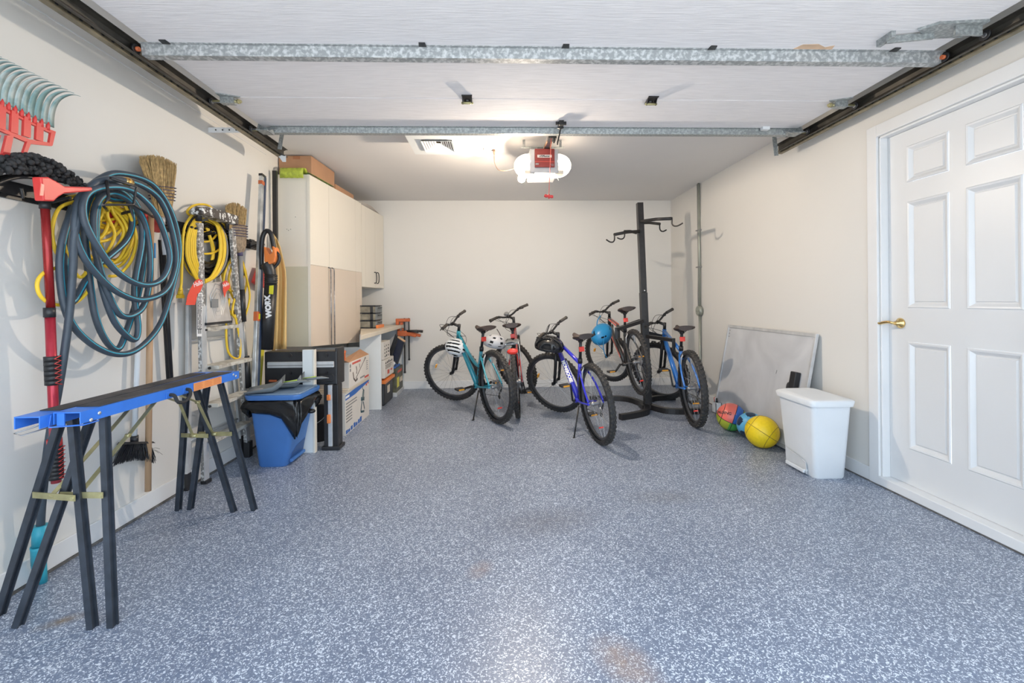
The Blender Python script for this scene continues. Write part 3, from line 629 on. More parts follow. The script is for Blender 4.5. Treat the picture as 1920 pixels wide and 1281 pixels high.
# tool rail
rl = thing('tool_rail', 'long black tool rail screwed to the left wall behind the hanging tools', 'rail', (WX, 2.8, 1.57))
ZR = 1.605
w = B(); w.prism([(WX, 1.30, ZR-.035), (WX+.012, 1.30, ZR-.035), (WX+.012, 1.30, ZR-.02), (WX+.028, 1.30, ZR-.02), (WX+.028, 1.30, ZR+.02), (WX+.012, 1.30, ZR+.02), (WX+.012, 1.30, ZR+.035), (WX, 1.30, ZR+.035)], (0, 2.42, 0)); w.build('rail', M_black, rl)
for y in (2.02, 2.33, 2.62, 2.80, 2.98, 3.42, 3.60):
    w = B(); w.box(WX+.028, WX+.04, y-.03, y+.03, ZR-.04, ZR+.035); w.beam((WX+.04, y-.02, ZR-.02), (WX+.12, y-.02, ZR+.0), .012, .012); w.beam((WX+.04, y+.02, ZR-.02), (WX+.12, y+.02, ZR+.0), .012, .012); w.build('clip', M_black, rl, bevel=.002)
for y, m in ((2.30, M_red), (2.55, M_red)):
    B().box(WX+.03, WX+.055, y-.05, y+.06, ZR-.06, ZR+.03).build('red_clip', M_red, rl, bevel=.004)['label'] = 'red clip'

# leaf rake, head up, at the top left
rk = thing('leaf_rake', 'red leaf rake with teal-grey curved spring tines, high on the left wall', 'rake', (WX+.08, 1.85, 1.6))
def z1(x, y, xx): return ax(x*.281, 60+y*.281, xx)
for i in range(14):
    ox, oy = -44*i, -21.9*i
    pts = [z1(ox+338, oy+632, WX+.10), z1(ox+342, oy+560, WX+.105), z1(ox+358, oy+500, WX+.115), z1(ox+390, oy+452, WX+.13), z1(ox+440, oy+425, WX+.15), z1(ox+490, oy+418, WX+.17), z1(ox+538, oy+430, WX+.19)]
    pts = spline(pts, 4); k = len(pts); w = B(); vs = []
    for j, p in enumerate(pts):
        wd = .0145*(1-.9*(j/(k-1))**1.3); vs.append((p+Vector((0, -wd, 0)), p+Vector((0, wd, 0))))
    w.sheet([list(v) for v in vs]); w.build('tine', blotch_mat('tine_steel', (.16, .27, .27), (.36, .42, .41), 14, .5, .15) if i == 0 else MATS['tine_steel'], rk, solid=.0016)
    w = B(); w.tube([z1(ox+318, oy+655, WX+.10), z1(ox+320, oy+620, WX+.10), z1(ox+321, oy+600, WX+.10)], [.0075, .0075, .003], 8, flat=.8); w.build('tine_socket', M_red, rk)
# red head plate with rectangular windows
w = B()
SK = [0]
def strip(pts, d=.010): SK[0] += 1; w.prism([z1(a, b, WX+.092+.0007*SK[0]) for a, b in pts], (d, 0, 0))
strip([(357, 665), (350, 690), (-160, 445), (-160, 395), (0, 500), (180, 595)])
strip([(337, 742), (330, 762), (190, 748), (-160, 600), (-160, 575), (180, 716)])
for a in (335, 252, 168, 84, 0, -84):
    strip([(a+24, 660-(335-a)*.48), (a+20, 758-(335-a)*.30), (a-28, 742-(335-a)*.30), (a-22, 640-(335-a)*.48)] if a != 335 else [(357, 665), (335, 758), (312, 750), (325, 670)])
strip([(190, 745), (152, 838), (128, 836), (165, 730)]); strip([(152, 838), (30, 830), (-160, 860), (-160, 835), (30, 805), (140, 812)])
strip([(75, 690), (50, 812), (0, 812), (30, 690)]); strip([(-10, 690), (-60, 850), (-130, 850), (-90, 660)])
w.build('rake_head', M_red, rk)
w = B(); w.tube([z1(-60, 900, WX+.09), z1(-190, 1130, WX+.06)], .014, 12); w.tube([z1(-190, 1130, WX+.05), Vector((WX+.05, 1.5, .2))], .014, 12); w.build('handle', M_wood, rk)

# black knotted bundle hung on the rail
nb = thing('knotted_net', 'black knobbly net bundle resting on the tool rail at the far left', 'net', (WX+.12, 1.95, 1.6))
w = B(); random.seed(5)
def arc(t, r=0): # along the bundle in the z1 zoom frame
    return (-150+740*t, 990-150*sin(pi*min(1, t*.98+.02))**.8+(t-.35)*110)
for i in range(760):
    t = random.random(); bx_, by_ = arc(t); thick = 60*sin(pi*min(1, max(.06, t*.95+.05)))**.5
    p = z1(bx_+random.uniform(-12, 12), by_+random.uniform(-thick*.6, thick*1.55), WX+random.uniform(.06, .22))
    r = random.uniform(.006, .011); w.ball(p, r, (1, random.uniform(.7, 1.3), random.uniform(.7, 1.2)), 6)
w.build('knots', M_rubber, nb)
w = B()
for k in range(3):
    w.tube(path([((-100+k*20)*.281, 60+(1000+k*12)*.281), (120*.281, 60+(950+k*10)*.281), (330*.281, 60+(960+k*12)*.281), ((520+k*6)*.281, 60+(1010+k*6)*.281)], WX+.10+.02*k, 6), .007, 8)
w.tube(path([(140*.281, 60+1040*.281), (150*.281, 60+1080*.281), (152*.281, 60+1110*.281)], WX+.1, 4), .006, 6); w.build('cord', M_black, nb)

# telescoping red scraper pole
sp_ = thing('telescoping_scraper', 'red telescoping snow scraper with black corrugated grips hanging on the left wall', 'scraper', (WX+.10, 2.0, .55))
xx = WX+.235
w = B(); w.prism([z1(a, b, xx+.0) for a, b in ((208, 968), (262, 968), (345, 1012), (370, 1030), (560, 1036), (560, 1062), (370, 1078), (325, 1105), (300, 1130), (228, 1128))], (.035, 0, 0)); w.build('scraper_head', M_red, sp_, bevel=.005)
w = B(); w.prism([z1(a, b, xx+.036) for a, b in ((270, 1010), (290, 1020), (285, 1092), (262, 1092))], (.003, 0, 0)); w.build('head_panel', M_coral, sp_)
P2 = lambda x, y, X_=WX+.115: ax(x, y, X_)
B().cyl(P2(83.5, 374), P2(95, 577), .0145, n=16).build('upper_pole', blotch_mat('red_anodised', (.30, .02, .02), (.46, .05, .05), 2, .25, .4), sp_)
B().cyl(P2(84, 378), P2(84.5, 392), .018, n=16).build('neck_clamp', M_black, sp_)
B().cyl(P2(92.5, 577), P2(93, 595), .019, n=16).build('pole_clamp', M_black, sp_)
B().cyl(P2(94, 595), P2(105.5, 905), .0165, n=16).build('lower_pole', blotch_mat('pink_red_pole', (.42, .03, .05), (.60, .10, .12), 2, .28, .4), sp_)
for (a, b, n, col) in (((96, 668), (98.5, 722), 6, 0), ((104, 838), (105.5, 898), 8, 0)):
    w = B(); pa, pb_ = P2(*a), P2(*b)
    for i in range(n):
        c = pa.lerp(pb_, (i+.5)/n); w.cyl(c+Vector((0, 0, .009)), c-Vector((0, 0, .009)), .024, n=14); 
    w.cyl(pa, pb_, .019, n=12); w.build('foam_grip', M_black, sp_)
    w = B(); zz = []
    for i in range(n*2+1): c = pa.lerp(pb_, i/(n*2)); zz.append(c+Vector((.025, (-.014 if i % 2 else .014), 0)))
    w.tube(zz, .0025, 5); w.build('grip_lacing', M_red, sp_)
B().cyl(P2(102, 823), P2(103, 836), .024, n=16).build('grip_collar', M_red, sp_)

# garden hose
hs = thing('garden_hose', 'slate-grey garden hose with a teal stripe coiled on the wall rack', 'hose', (WX+.12, 2.35, .9))
loops = [
 ([(225, 325), (285, 345), (322, 400), (336, 470), (320, 550), (298, 612), (258, 655), (215, 664), (165, 640), (126, 590), (112, 500), (124, 425), (152, 372), (185, 337)], .10, .0),
 ([(215, 336), (262, 346), (300, 375), (322, 430), (330, 490), (312, 543), (270, 562), (230, 553), (192, 525), (156, 480), (140, 430), (150, 372), (180, 342)], .16, 0),
 ([(212, 350), (255, 362), (292, 400), (312, 450), (318, 490), (302, 525), (266, 534), (220, 510), (180, 458), (156, 405), (165, 362)], .19, 0),
 ([(205, 362), (240, 375), (268, 410), (280, 460), (281, 520), (270, 572), (248, 592), (225, 590), (204, 555), (186, 500), (176, 440), (180, 385)], .13, 0),
 ([(195, 345), (235, 358), (264, 400), (272, 455), (262, 540), (236, 625), (220, 655), (198, 638), (178, 590), (166, 510), (158, 430), (166, 375)], .085, 0),
 ([(200, 350), (236, 365), (262, 405), (266, 455), (252, 540), (259, 610), (254, 636), (238, 630), (212, 598), (190, 530), (180, 455), (183, 385)], .115, 0),
 ([(180, 358), (205, 372), (240, 380), (248, 420), (236, 452), (206, 480), (180, 500), (160, 528), (136, 566), (122, 545), (122, 470), (132, 400), (155, 364)], .075, 0)]
w = B()
for L, dxx, _ in loops:
    w.tube(path(L, WX+dxx+.03, 7, True), 0.0138, 16, closed=True, mi=0, stripe=1)
w.tube(path([(238, 340, WX+.2), (205, 336, WX+.21), (176, 345, WX+.21), (158, 372, WX+.20), (140, 440, WX+.19), (137, 500, WX+.17), (131, 580, WX+.15), (121, 660, WX+.13), (108, 740, WX+.11), (96, 800, WX+.09), (86, 870, WX+.08), (78, 950, WX+.07), (76, 990, WX+.06)], WX, 7), .0138, 16, stripe=1)
w.build('tubing', [M_hose, M_stripe], hs)
w = B(); pa, pb_ = ax(232, 339, WX+.20), ax(246, 343, WX+.20); w.cyl(pa, pb_, .0165, n=12); w.cyl(pa.lerp(pb_, .35), pa.lerp(pb_, .7), .021, n=12); w.build('hose_coupling', M_brass, hs)['label'] = 'brass hose coupling'
w = B(); w.tube([ax(76, 985, WX+.06), ax(75, 1022, WX+.06)], .026, 14); w.tube([ax(75, 1022, WX+.06), ax(76, 1030, WX+.06), ax(73, 1058, WX+.06)], [.03, .03, .024], 14); w.tube([ax(73, 1058, WX+.05), ax(80, 1095, WX+.05)], [.024, .016], 12)
w.build('nozzle', M_teal, hs)['label'] = 'teal nozzle grip'
hr = thing('hose_hook', 'black wire hook carrying the coiled hose', 'hook', (WX+.1, 2.35, 1.6))
w = B(); w.tube([ax(203, 345, WX+.03), ax(200, 340, WX+.24), ax(204, 372, WX+.25), ax(192, 384, WX+.25), ax(250, 384, WX+.25), ax(256, 350, WX+.25), ax(207, 334, WX+.25)], .006, 6); w.tube([ax(192, 384, WX+.25), Vector((WX+.03, 2.3, 1.60))], .006, 6); w.tube([ax(250, 384, WX+.25), Vector((WX+.03, 2.62, 1.62))], .006, 6); w.build('wire', M_blackm, hr)

def cord(name, label, hook, n, lo, wd, x, seed, r=.0072, extra=(), group=None, top=372):
    t = thing(name, label, 'extension cord', (x, 2.5, 1.1), group=group); random.seed(seed); w = B()
    for i in range(n):
        cx_ = hook[0]+random.uniform(-wd*.35, wd*.35); bot = random.uniform(lo*.72, lo); hw_ = wd*random.uniform(.45, 1.0); tp = hook[1]+random.uniform(-4, 8)
        L = [(hook[0]+random.uniform(-8, 8), tp), (cx_+hw_*.62, tp+(bot-tp)*.22), (cx_+hw_*.95, tp+(bot-tp)*.55), (cx_+hw_*.55, bot-(bot-tp)*.10), (cx_, bot), (cx_-hw_*.6, bot-(bot-tp)*.12), (cx_-hw_*.98, tp+(bot-tp)*.5), (cx_-hw_*.55, tp+(bot-tp)*.18)]
        w.tube(path(L, x+.004*(i % 7), 5, True, dx=.012), r, 7, closed=True)
    for i, L in enumerate(extra): w.tube(path(L, x+.05+.004*(i % 3), 6), r, 7)
    w.build('cable', M_yel, t); return t
yc1 = cord('yellow_extension_cord', 'yellow extension cord hanging behind the coiled garden hose', (195, 378), 20, 505, 58, WX+.055, 3, extra=(
 [(150, 375), (112, 390), (98, 430), (104, 470), (120, 495), (85, 510), (70, 530), (76, 555), (100, 571), (140, 568), (165, 545), (168, 520)],
 [(232, 380), (246, 410), (256, 450), (245, 490), (222, 515), (205, 518)], [(140, 380), (120, 440), (130, 490), (150, 520), (165, 500), (150, 470)]))
yc2 = cord('yellow_extension_cord', 'yellow extension cord with hanging plug, coiled behind the step ladder top', (385, 411), 8, 528, 44, WX+.05, 8, extra=[[(362, 402), (345, 430), (341, 500), (340, 530), (338, 545)]]+[[(388-i, 404+i*.8), (366+i*2.2, 412), (352+i*3.6, 440), (350+i*4.2, 480), (362+i*3.6, 512), (374+i, 532-i)] for i in range(6)]+[[(392, 408+i), (412-i*1.5, 424), (422-i*2.4, 455), (419-i*2.4, 490), (404-i*2, 518), (384, 530-i)] for i in range(5)])
w = B(); a = ax(339, 540, WX+.08); b_ = ax(338, 553, WX+.08); w.tube([a, b_], [.010, .016], 8); w.box(b_.x-.012, b_.x+.012, b_.y-.018, b_.y+.018, b_.z-.02, b_.z); w.build('plug', M_yel, yc2)
w = B()
for d in (-.011, 0, .011): w.box(b_.x-.002, b_.x+.002, b_.y+d-.002, b_.y+d+.002, b_.z-.045, b_.z-.02)
w.build('plug_pins', M_alu, yc2)
yc3 = cord('yellow_extension_cord', 'yellow extension cord looped behind the small broom handle', (441, 478), 8, 598, 24, WX+.045, 21, extra=([(448, 478), (462, 520), (468, 560), (455, 600), (436, 590), (440, 560)], [(430, 560), (424, 610), (428, 660), (448, 672), (450, 640), (440, 590)]))
w = B(); a = ax(459, 508, WX+.08); w.tube([a, ax(460, 516, WX+.08)], [.007, .012], 8); w.build('plug', M_black, yc3)
# black wrapped hose coil
bc = thing('wrapped_cable_coil', 'coil wrapped in shiny black plastic between the ladder rails', 'cable', (WX+.1, 3.2, 1.1))
w = B(); random.seed(9)
for i in range(15):
    L = []
    ca, cb_ = 388+random.uniform(-3, 3), 460+random.uniform(-3, 3)
    for k in range(22):
        a = 2*pi*k/22; L.append((ca+(22+i*1.4)*cos(a)+random.uniform(-1.2, 1.2), cb_+(36+i*2)*sin(a)+random.uniform(-2, 2)))
    w.tube(path(L, WX+.06+.006*(i % 4), 2, True), .012, 8, closed=True)
w.build('wrapped_loops', M_bag, bc)
w = B(); L = [(388+38*cos(2*pi*k/16), 468+56*sin(2*pi*k/16)) for k in range(16)]; w.tube(path(L, WX+.09, 3, True), .008, 8, closed=True); w.build('grey_cable', M_gink, bc)

# corn broom hung head-up
def bristles(base_l, base_r, tip_l, tip_r, x, n, m, name, parent, rad=.0022, jag=5, spread=.05):
    w = B(); random.seed(len(name)+n)
    for i in range(n):
        t = random.random(); d = random.uniform(-spread, spread)
        a = ax(base_l[0]+(base_r[0]-base_l[0])*t, base_l[1]+(base_r[1]-base_l[1])*t, x+d*.4)
        tt = min(1, max(0, t+random.uniform(-.07, .07))); q = random.uniform(-jag, jag)
        c = ax(tip_l[0]+(tip_r[0]-tip_l[0])*tt+random.uniform(-1.5, 1.5), tip_l[1]+(tip_r[1]-tip_l[1])*tt-8*sin(pi*tt)+q, x+d)
        mid = a.lerp(c, .55)+Vector((0, random.uniform(-.006, .006), 0))
        w.tube([a, mid, c], [rad, rad, rad*.5], 4, caps=False)
    o = w.build(name, m, parent); return o
br = thing('corn_broom', 'large straw corn broom hung head-up beside the coiled hose', 'broom', (WX+.09, 2.7, .9))
XB = WX+.09
bristles((283, 362), (324, 372), (262, 298), (330, 312), XB, 950, M_straw, 'bristles', br, .0018, 6, .045)
bristles((293, 400), (319, 398), (279, 352), (326, 362), XB, 420, M_straw, 'bristle_neck', br, .0022, 3, .04)
w = B()
def oring(px1, px2, py, x, d, n=20):
    a, b_ = ax(px1, py, x), ax(px2, py+ (px2-px1)*.12, x); c = (a+b_)/2; h = (b_-a)/2
    return [c+h*cos(2*pi*k/n)+Vector((d*sin(2*pi*k/n), 0, 0)) for k in range(n)]
w.loft([oring(281, 326, 352, XB, .032), oring(285, 324, 366, XB, .032), oring(290, 320, 388, XB, .028), oring(296, 314, 404, XB, .018)]); w.build('straw_body', M_straw, br)
w = B()
for k, py in enumerate((348, 354, 360, 366, 372)): w.tube(oring(279+k*1.1, 327-k*.6, py, XB, .040), .0022, 5, closed=True)
w.build('stitching', M_stitch, br)
w = B(); w.ball(ax(303, 405, XB), .017, (1, 1, .8)); w.build('wooden_knob', M_wood, br)
B().cyl(ax(303, 408, XB), ax(303.5, 420, XB), .0165, n=14).build('metal_collar', M_alud, br)
B().cyl(ax(304, 420, XB), ax(310, 478, XB), .0125, n=14).build('white_sleeve', M_white, br)
B().cyl(ax(305, 450, XB-.03), ax(322, 735, XB-.04), .012, n=14).build('broom_handle', M_blackm, br)
B().cyl(ax(300, 450, XB-.05), ax(317, 735, XB-.055), .010, n=12).build('handle_rod', M_black, br)
# wooden dowel pole
wp = thing('wooden_pole', 'plain wooden pole with a scrap of blue tape hanging on the left wall', 'pole', (WX+.06, 2.6, .1))
B().cyl(ax(283, 405, WX+.06), ax(277.5, 921, WX+.06), .0145, n=18).build('pole', M_wood, wp)
w = B(); a, b_ = ax(286, 456, WX+.06), ax(286, 484, WX+.06); w.box(a.x+.008, a.x+.0165, a.y-.008, a.y+.002, b_.z, a.z); w.build('blue_tape', mat('tape_blue', (.05, .25, .55), .6), wp)
# angle broom
ab = thing('push_broom', 'black-bristled broom with white pole, head down, behind the sawhorse', 'broom', (WX+.04, 2.5, .2))
B().cyl(ax(266, 470, WX+.045), ax(252, 818, WX+.045), .0125, n=14).build('pole', M_white, ab)
B().cyl(ax(252, 817, WX+.045), ax(252, 831, WX+.045), .0175, n=14).build('pole_socket', M_black, ab)
w = B(); w.loft([[ax(x, y, WX+.045)+Vector((dx, 0, 0)) for x, y, dx in ((228, 834, -.025), (228, 834, .025), (283, 831, .025), (283, 831, -.025))], [ax(x, y, WX+.045)+Vector((dx, 0, 0)) for x, y, dx in ((230, 829, -.02), (230, 829, .02), (280, 828, .02), (280, 828, -.02))]], sm=False); w.build('broom_block', M_black, ab)
bristles((230, 834), (282, 831), (212, 872), (291, 866), WX+.045, 420, mat('black_bristle', (.012, .013, .017), .45, var=.3), 'bristles', ab, .0018, 4, .035)
w = B()
for a, b_ in (((230, 845), (203, 862)), ((232, 850), (208, 858)), ((284, 842), (305, 853)), ((284, 845), (298, 850)), ((284, 842), (300, 842)), ((284, 846), (292, 858))): w.tube(spline([ax(*a, WX+.05), ax((a[0]+b_[0])/2, (a[1]+b_[1])/2-2, WX+.055), ax(*b_, WX+.06)], 3), .0008, 4)
w.build('stray_bristles', MATS['black_bristle'], ab)

# step ladder
ld = thing('step_ladder', 'paint-spattered aluminium step ladder folded against the wall', 'ladder', (WX+.08, 3.2, 0))
XF = WX+.115; XR_ = WX+.03
def rail(p, q, m, name, wy=.026, wx=.055, x0=XF, x1=None):
    a = ax(*p, x0); b_ = ax(*q, x0 if x1 is None else x1)
    w = B(); w.beam(a, b_, wy, wx, (1, 0, 0)); o = w.build(name, m, ld, bevel=.002); return a, b_
fa, fb = rail((374, 418), (384, 905), M_paint, 'front_rail', .045, .022, XF, WX+.065)
ga, gb = rail((435, 428), (463, 832), M_paint, 'front_rail', .045, .022, XF, WX+.065)
def on(a, b_, z): t = (a.z-z)/(a.z-b_.z); return a.lerp(b_, t)
lowr = B(); lowr.beam(on(fa, fb, 1.13)+Vector((.013, 0, 0)), fb+Vector((.013, 0, 0)), .047, .004, (1, 0, 0)); lowr.build('rail_face', M_alud, ld)
lowr = B(); lowr.beam(on(ga, gb, 1.0)+Vector((.013, 0, 0)), gb+Vector((.013, 0, 0)), .047, .004, (1, 0, 0)); lowr.build('rail_face', M_alud, ld)
ra, rb = rail((354, 572), (352, 893), M_alud, 'rear_rail', .035, .018, WX+.04, WX+.03)
rc, rd = rail((426, 560), (452, 822), M_alud, 'rear_rail', .035, .018, WX+.04, WX+.03)
for (py, dpt, m) in ((527, .0, None), (610, .035, M_dull), (683, .11, M_dull), (757, .10, M_dull), (826, .09, M_dull)):
    a = ax(384, py+8, XF); l = on(fa, fb, a.z); r_ = on(ga, gb, a.z)
    if m is None: continue
    w = B(); w.add([l+Vector((-.02, .02, .012)), l+Vector((dpt-.02, .02, .012)), r_+Vector((dpt-.02, -.02, .012)), r_+Vector((-.02, -.02, .012)), l+Vector((-.02, .02, -.012)), l+Vector((dpt-.02, .02, -.012)), r_+Vector((dpt-.02, -.02, -.012)), r_+Vector((-.02, -.02, -.012))], [(0, 1, 2, 3), (7, 6, 5, 4), (0, 4, 5, 1), (1, 5, 6, 2), (2, 6, 7, 3), (3, 7, 4, 0)])
    w.build('step', m, ld, bevel=.003)
    w = B(); w.tube([l+Vector((dpt*.3, .012, -.004)), l+Vector((dpt*.3, .03, -.004))], .009, 8); w.build('rivet', M_blackm, ld)
for py in (640, 716, 830):
    a = ax(354, py, WX+.05); l = on(ra, rb, a.z); r_ = on(rc, rd, a.z); w = B(); w.tube([l, r_], .006, 6); w.build('brace_bar', M_alud, ld)
# pressed plate between the rails at the top (folding platform)
w = B(); q = [ax(385, 531, XF-.01), ax(419, 528, XF-.01), ax(432, 603, XF+.0), ax(386, 607, XF+.0)]
w.prism(q, (.008, 0, 0)); w.build('platform', blotch_mat('scratched_aluminium', (.50, .46, .42), (.64, .61, .58), 9, .35, .35, .4, .6), ld)
w = B(); c = sum(q, Vector())/4+Vector((.009, 0, 0))
for s_ in (.82, .62, .42): w.tube([c+Vector((.001, y*s_, z_*s_)) for y, z_ in ((-.10, .05), (-.03, .15), (.04, .14), (.10, .03), (.05, -.13), (-.04, -.14))], .0022, 5, closed=True)
w.build('pressed_ribs', M_alu, ld)
w = B(); a = ax(396, 568, XF+.008); w.box(a.x, a.x+.003, a.y, a.y+.07, a.z-.03, a.z+.025); w.build('plate_sticker', M_gink, ld)
w = B(); w.beam(ax(386, 608, XF+.004), ax(434, 603, XF+.004), .016, .012, (1, 0, 0)); w.build('platform_lip', M_blackm, ld)
# black paint-spattered tool tray over the ladder top
w = B(); w.prism([ax(x, y, XF+.01) for x, y in ((357, 390), (372, 388), (428, 405), (428, 422), (385, 410), (357, 402))], (.07, 0, 0)); w.build('top_cap', M_paintd, ld, bevel=.006)
w = B(); w.prism([ax(x, y, WX+.02) for x, y in ((375, 389), (404, 392), (407, 396), (407, 412), (375, 408))], (.006, 0, 0)); w.build('back_plate', mat('smoked_plastic', (.30, .32, .30), .3), ld)
B().tube([ax(372, 389, XF+.03), ax(373, 415, XF+.03)], .018, 10).build('hook_post', M_blackm, ld); B().tube([ax(425, 404, XF+.03), ax(426, 430, XF+.03)], .013, 10).build('hook_post', M_blackm, ld)
# red paper tags
def tagg(pts, lab, tx, ty, sz):
    w = B(); w.prism([ax(x, y, XF+.014) for x, y in pts], (.002, 0, 0)); o = w.build('red_tag', M_tag, ld); o['label'] = lab
    p = ax(tx, ty, XF+.0165); text('Hallo', 'tag_lettering', M_wink, ld, p, (0, 1, .28), (0, -.28, 1), sz)
tagg([(365, 527), (372, 523), (379, 526), (380, 534), (376, 545), (370, 553), (365, 572), (348, 572), (351, 555), (357, 541)], 'curved red paper tag', 371.5, 532, .040)
tagg([(417, 531), (421, 526), (427, 528), (431, 535), (430, 541), (424, 547), (421, 558), (418, 545)], 'small red paper tag', 423.5, 534, .034)
w = B(); w.prism([ax(x, y, XF+.014) for x, y in ((369, 549), (379, 549), (378, 631), (369, 631))], (.0015, 0, 0)); w.build('instruction_label', M_wink, ld)
w = B(); random.seed(4)
for i in range(26):
    py = 553+i*2.6; 
    for k in range(3):
        a = ax(370+k*2.9, py, XF+.0156); w.box(a.x, a.x+.0006, a.y, a.y+random.uniform(.006, .011), a.z, a.z+.007)
for i in range(5): a = ax(371+i*1.4, 626, XF+.0156); w.box(a.x, a.x+.0006, a.y, a.y+.003, a.z-.0, a.z+.03)
w.build('label_print', M_ink, ld)
for p in (fb, gb): B().box(p.x-.012, p.x+.03, p.y-.026, p.y+.026, 0, p.z+.02).build('foot', M_black, ld, bevel=.004)
for p in (rb, rd): B().box(p.x-.010, p.x+.012, p.y-.018, p.y+.018, 0, p.z+.02).build('foot', M_black, ld, bevel=.003)

# small whisk-headed broom with gripped handle
sb2 = thing('straw_broom', 'smaller corn broom with black-gripped grey handle, head up beside the ladder', 'broom', (WX+.09, 3.6, .55))
XB = WX+.10
bristles((428, 430), (458, 436), (423, 389), (462, 396), XB, 620, M_straw, 'bristles', sb2, .0020, 5, .04)
w = B(); w.loft([oring(427, 460, 422, XB, .038), oring(430, 459, 432, XB, .038), oring(433, 459, 446, XB, .036), oring(434, 459, 458, XB, .034), oring(438, 457, 468, XB, .026), oring(445, 453, 474, XB, .014)]); w.build('straw_body', M_strawd, sb2)
w = B()
for k, py in enumerate((421, 426, 431, 436, 441)): w.tube(oring(427+k*.5, 461, py, XB, .044), .0026, 5, closed=True)
w.build('stitching', M_stitch, sb2)
H_ = lambda x, y: ax(x, y, XB)
B().cyl(H_(449, 470), H_(449.5, 480), .020, n=12).build('collar', M_stitch, sb2)
B().cyl(H_(450, 478), H_(453, 545), .0165, n=14).build('handle', M_gink, sb2); B().cyl(H_(455, 600), H_(461, 672), .0135, n=14).build('handle', mat('dull_grey_steel', (.30, .29, .27), .4, .4), sb2)
B().cyl(H_(453, 543), H_(456, 603), .021, n=14).build('hand_grip', M_black, sb2); B().cyl(H_(461, 668), H_(465, 727), .023, n=14).build('hand_grip', M_black, sb2)
# folded red cloth-like bag behind the level
w = B(); w.prism([ax(x, y, WX+.03) for x, y in ((480, 498), (486, 500), (498, 520), (497, 542), (481, 538), (469, 530))], (.05, 0, 0))
tag(w.build('red_pouch', M_red, bevel=.012), 'red pouch on the wall behind the silver level', 'pouch')
# silver level
lv = thing('spirit_level', 'long silver level with orange end caps leaning beside the cabinet', 'level', (WX+.12, 3.5, .42))
LX = WX+.10; a, b_ = ax(492, 332, LX), ax(478, 742, LX+.06)
w = B(); w.beam(a, b_, .06, .024, (1, 0, 0)); w.build('body', blotch_mat('brushed_level', (.42, .44, .45), (.68, .70, .70), 10, .3, .6, .4, .6), lv, bevel=.002)
w = B(); w.beam(a+Vector((.014, .020, 0)), b_+Vector((.014, .020, 0)), .022, .006, (1, 0, 0)); w.build('dark_edge', mat('dark_blue_edge', (.03, .05, .10), .4), lv)
for t in (0.0, .62): c = a.lerp(b_, t+.035); d_ = (b_-a).normalized(); w = B(); w.beam(c-d_*(.035 if t else .02), c+d_*(.035 if t else .01), .064, .030, (1, 0, 0)); w.build('orange_band', M_rust, lv, bevel=.002)
w = B(); c = a.lerp(b_, .655); w.beam(c-(b_-a).normalized()*.02, c+(b_-a).normalized()*.02, .03, .034, (1, 0, 0)); w.build('vial', M_ylab, lv)
w = B(); w.beam(a-(b_-a).normalized()*.018, a, .062, .028, (1, 0, 0)); w.build('end_cap', M_black, lv)
# yellow straight edge leaning
w = B(); a, b_ = ax(500, 560, WX+.05), ax(484, 738, WX+.09); w.beam(a, b_, .045, .016, (1, 0, 0)); ys_ = w.build('straightedge', M_yelb, bevel=.002); tag(ys_, 'yellow straightedge leaning between the silver level and the leaf blower', 'straightedge')
# ---------------------------------------------------------------- sawhorse bench
sh = thing('folding_sawhorse', 'blue-topped double folding sawhorse on black legs by the left wall', 'sawhorse', (-1.55, 2.1, 0))
ZT = .770
def chan(a0, a1, c0, c1, zt0, zt1, name, lab):
    # a0,a1: x range at near end (y c0); returns three plates: top, inner and outer flange
    (xa, xb), (xc, xd), (y0, y1) = a0, a1, (c0, c1)
    w = B(); t = .004; h = .042
    def pl(p0, p1, q0, q1, za, zb_):   # near x range, far x range
        w.add([(p0, y0, zt0+za), (p1, y0, zt0+za), (p1, y0, zt0+zb_), (p0, y0, zt0+zb_), (q0, y1, zt1+za), (q1, y1, zt1+za), (q1, y1, zt1+zb_), (q0, y1, zt1+zb_)], [(0, 1, 2, 3), (7, 6, 5, 4), (0, 4, 5, 1), (1, 5, 6, 2), (2, 6, 7, 3), (3, 7, 4, 0)])
    pl(xa, xb, xc, xd, -t, 0); pl(xa, xa+t, xc, xc+t, -h, -t); pl(xb-t, xb, xd-t, xd, -h, -t)
    o = w.build(name, M_blue, sh); o['label'] = lab
    w = B(); e = .085; f = lambda p, q, y: p+(q-p)*(y-y0)/(y1-y0); ya_, yb2 = y0+e, y1-.06; zt = lambda y: f(zt0, zt1, y)
    V = []
    for y in (ya_, yb2):
        l, r = f(xa, xc, y)+.006, f(xb, xd, y)-.008
        V += [(l, y, zt(y)+.0002), (r, y, zt(y)+.0002), (r, y, zt(y)+.0035), (l, y, zt(y)+.0035)]
    w.add(V, [(0, 1, 2, 3), (7, 6, 5, 4), (0, 4, 5, 1), (1, 5, 6, 2), (2, 6, 7, 3), (3, 7, 4, 0)]); w.build('tread', M_grip2, sh)['label'] = 'worn black anti-slip tread'
chan((-1.630, -1.545), (-1.685, -1.592), 1.585, 2.60, ZT, ZT-.008, 'top_beam', 'blue steel beam nearer the wall')
chan((-1.540, -1.447), (-1.588, -1.470), 1.625, 2.635, ZT+.004, ZT-.010, 'top_beam', 'blue steel beam nearer the room')
LEG = [((-1.600, 1.73), (-1.843, 1.738)), ((-1.560, 1.72), (-1.438, 1.657)), ((-1.515, 1.76), (-1.715, 1.677)), ((-1.47, 1.75), (-1.373, 1.662)),
       ((-1.645, 2.47), (-1.772, 2.577)), ((-1.61, 2.46), (-1.448, 2.541)), ((-1.555, 2.50), (-1.712, 2.586)), ((-1.50, 2.50), (-1.345, 2.554))]
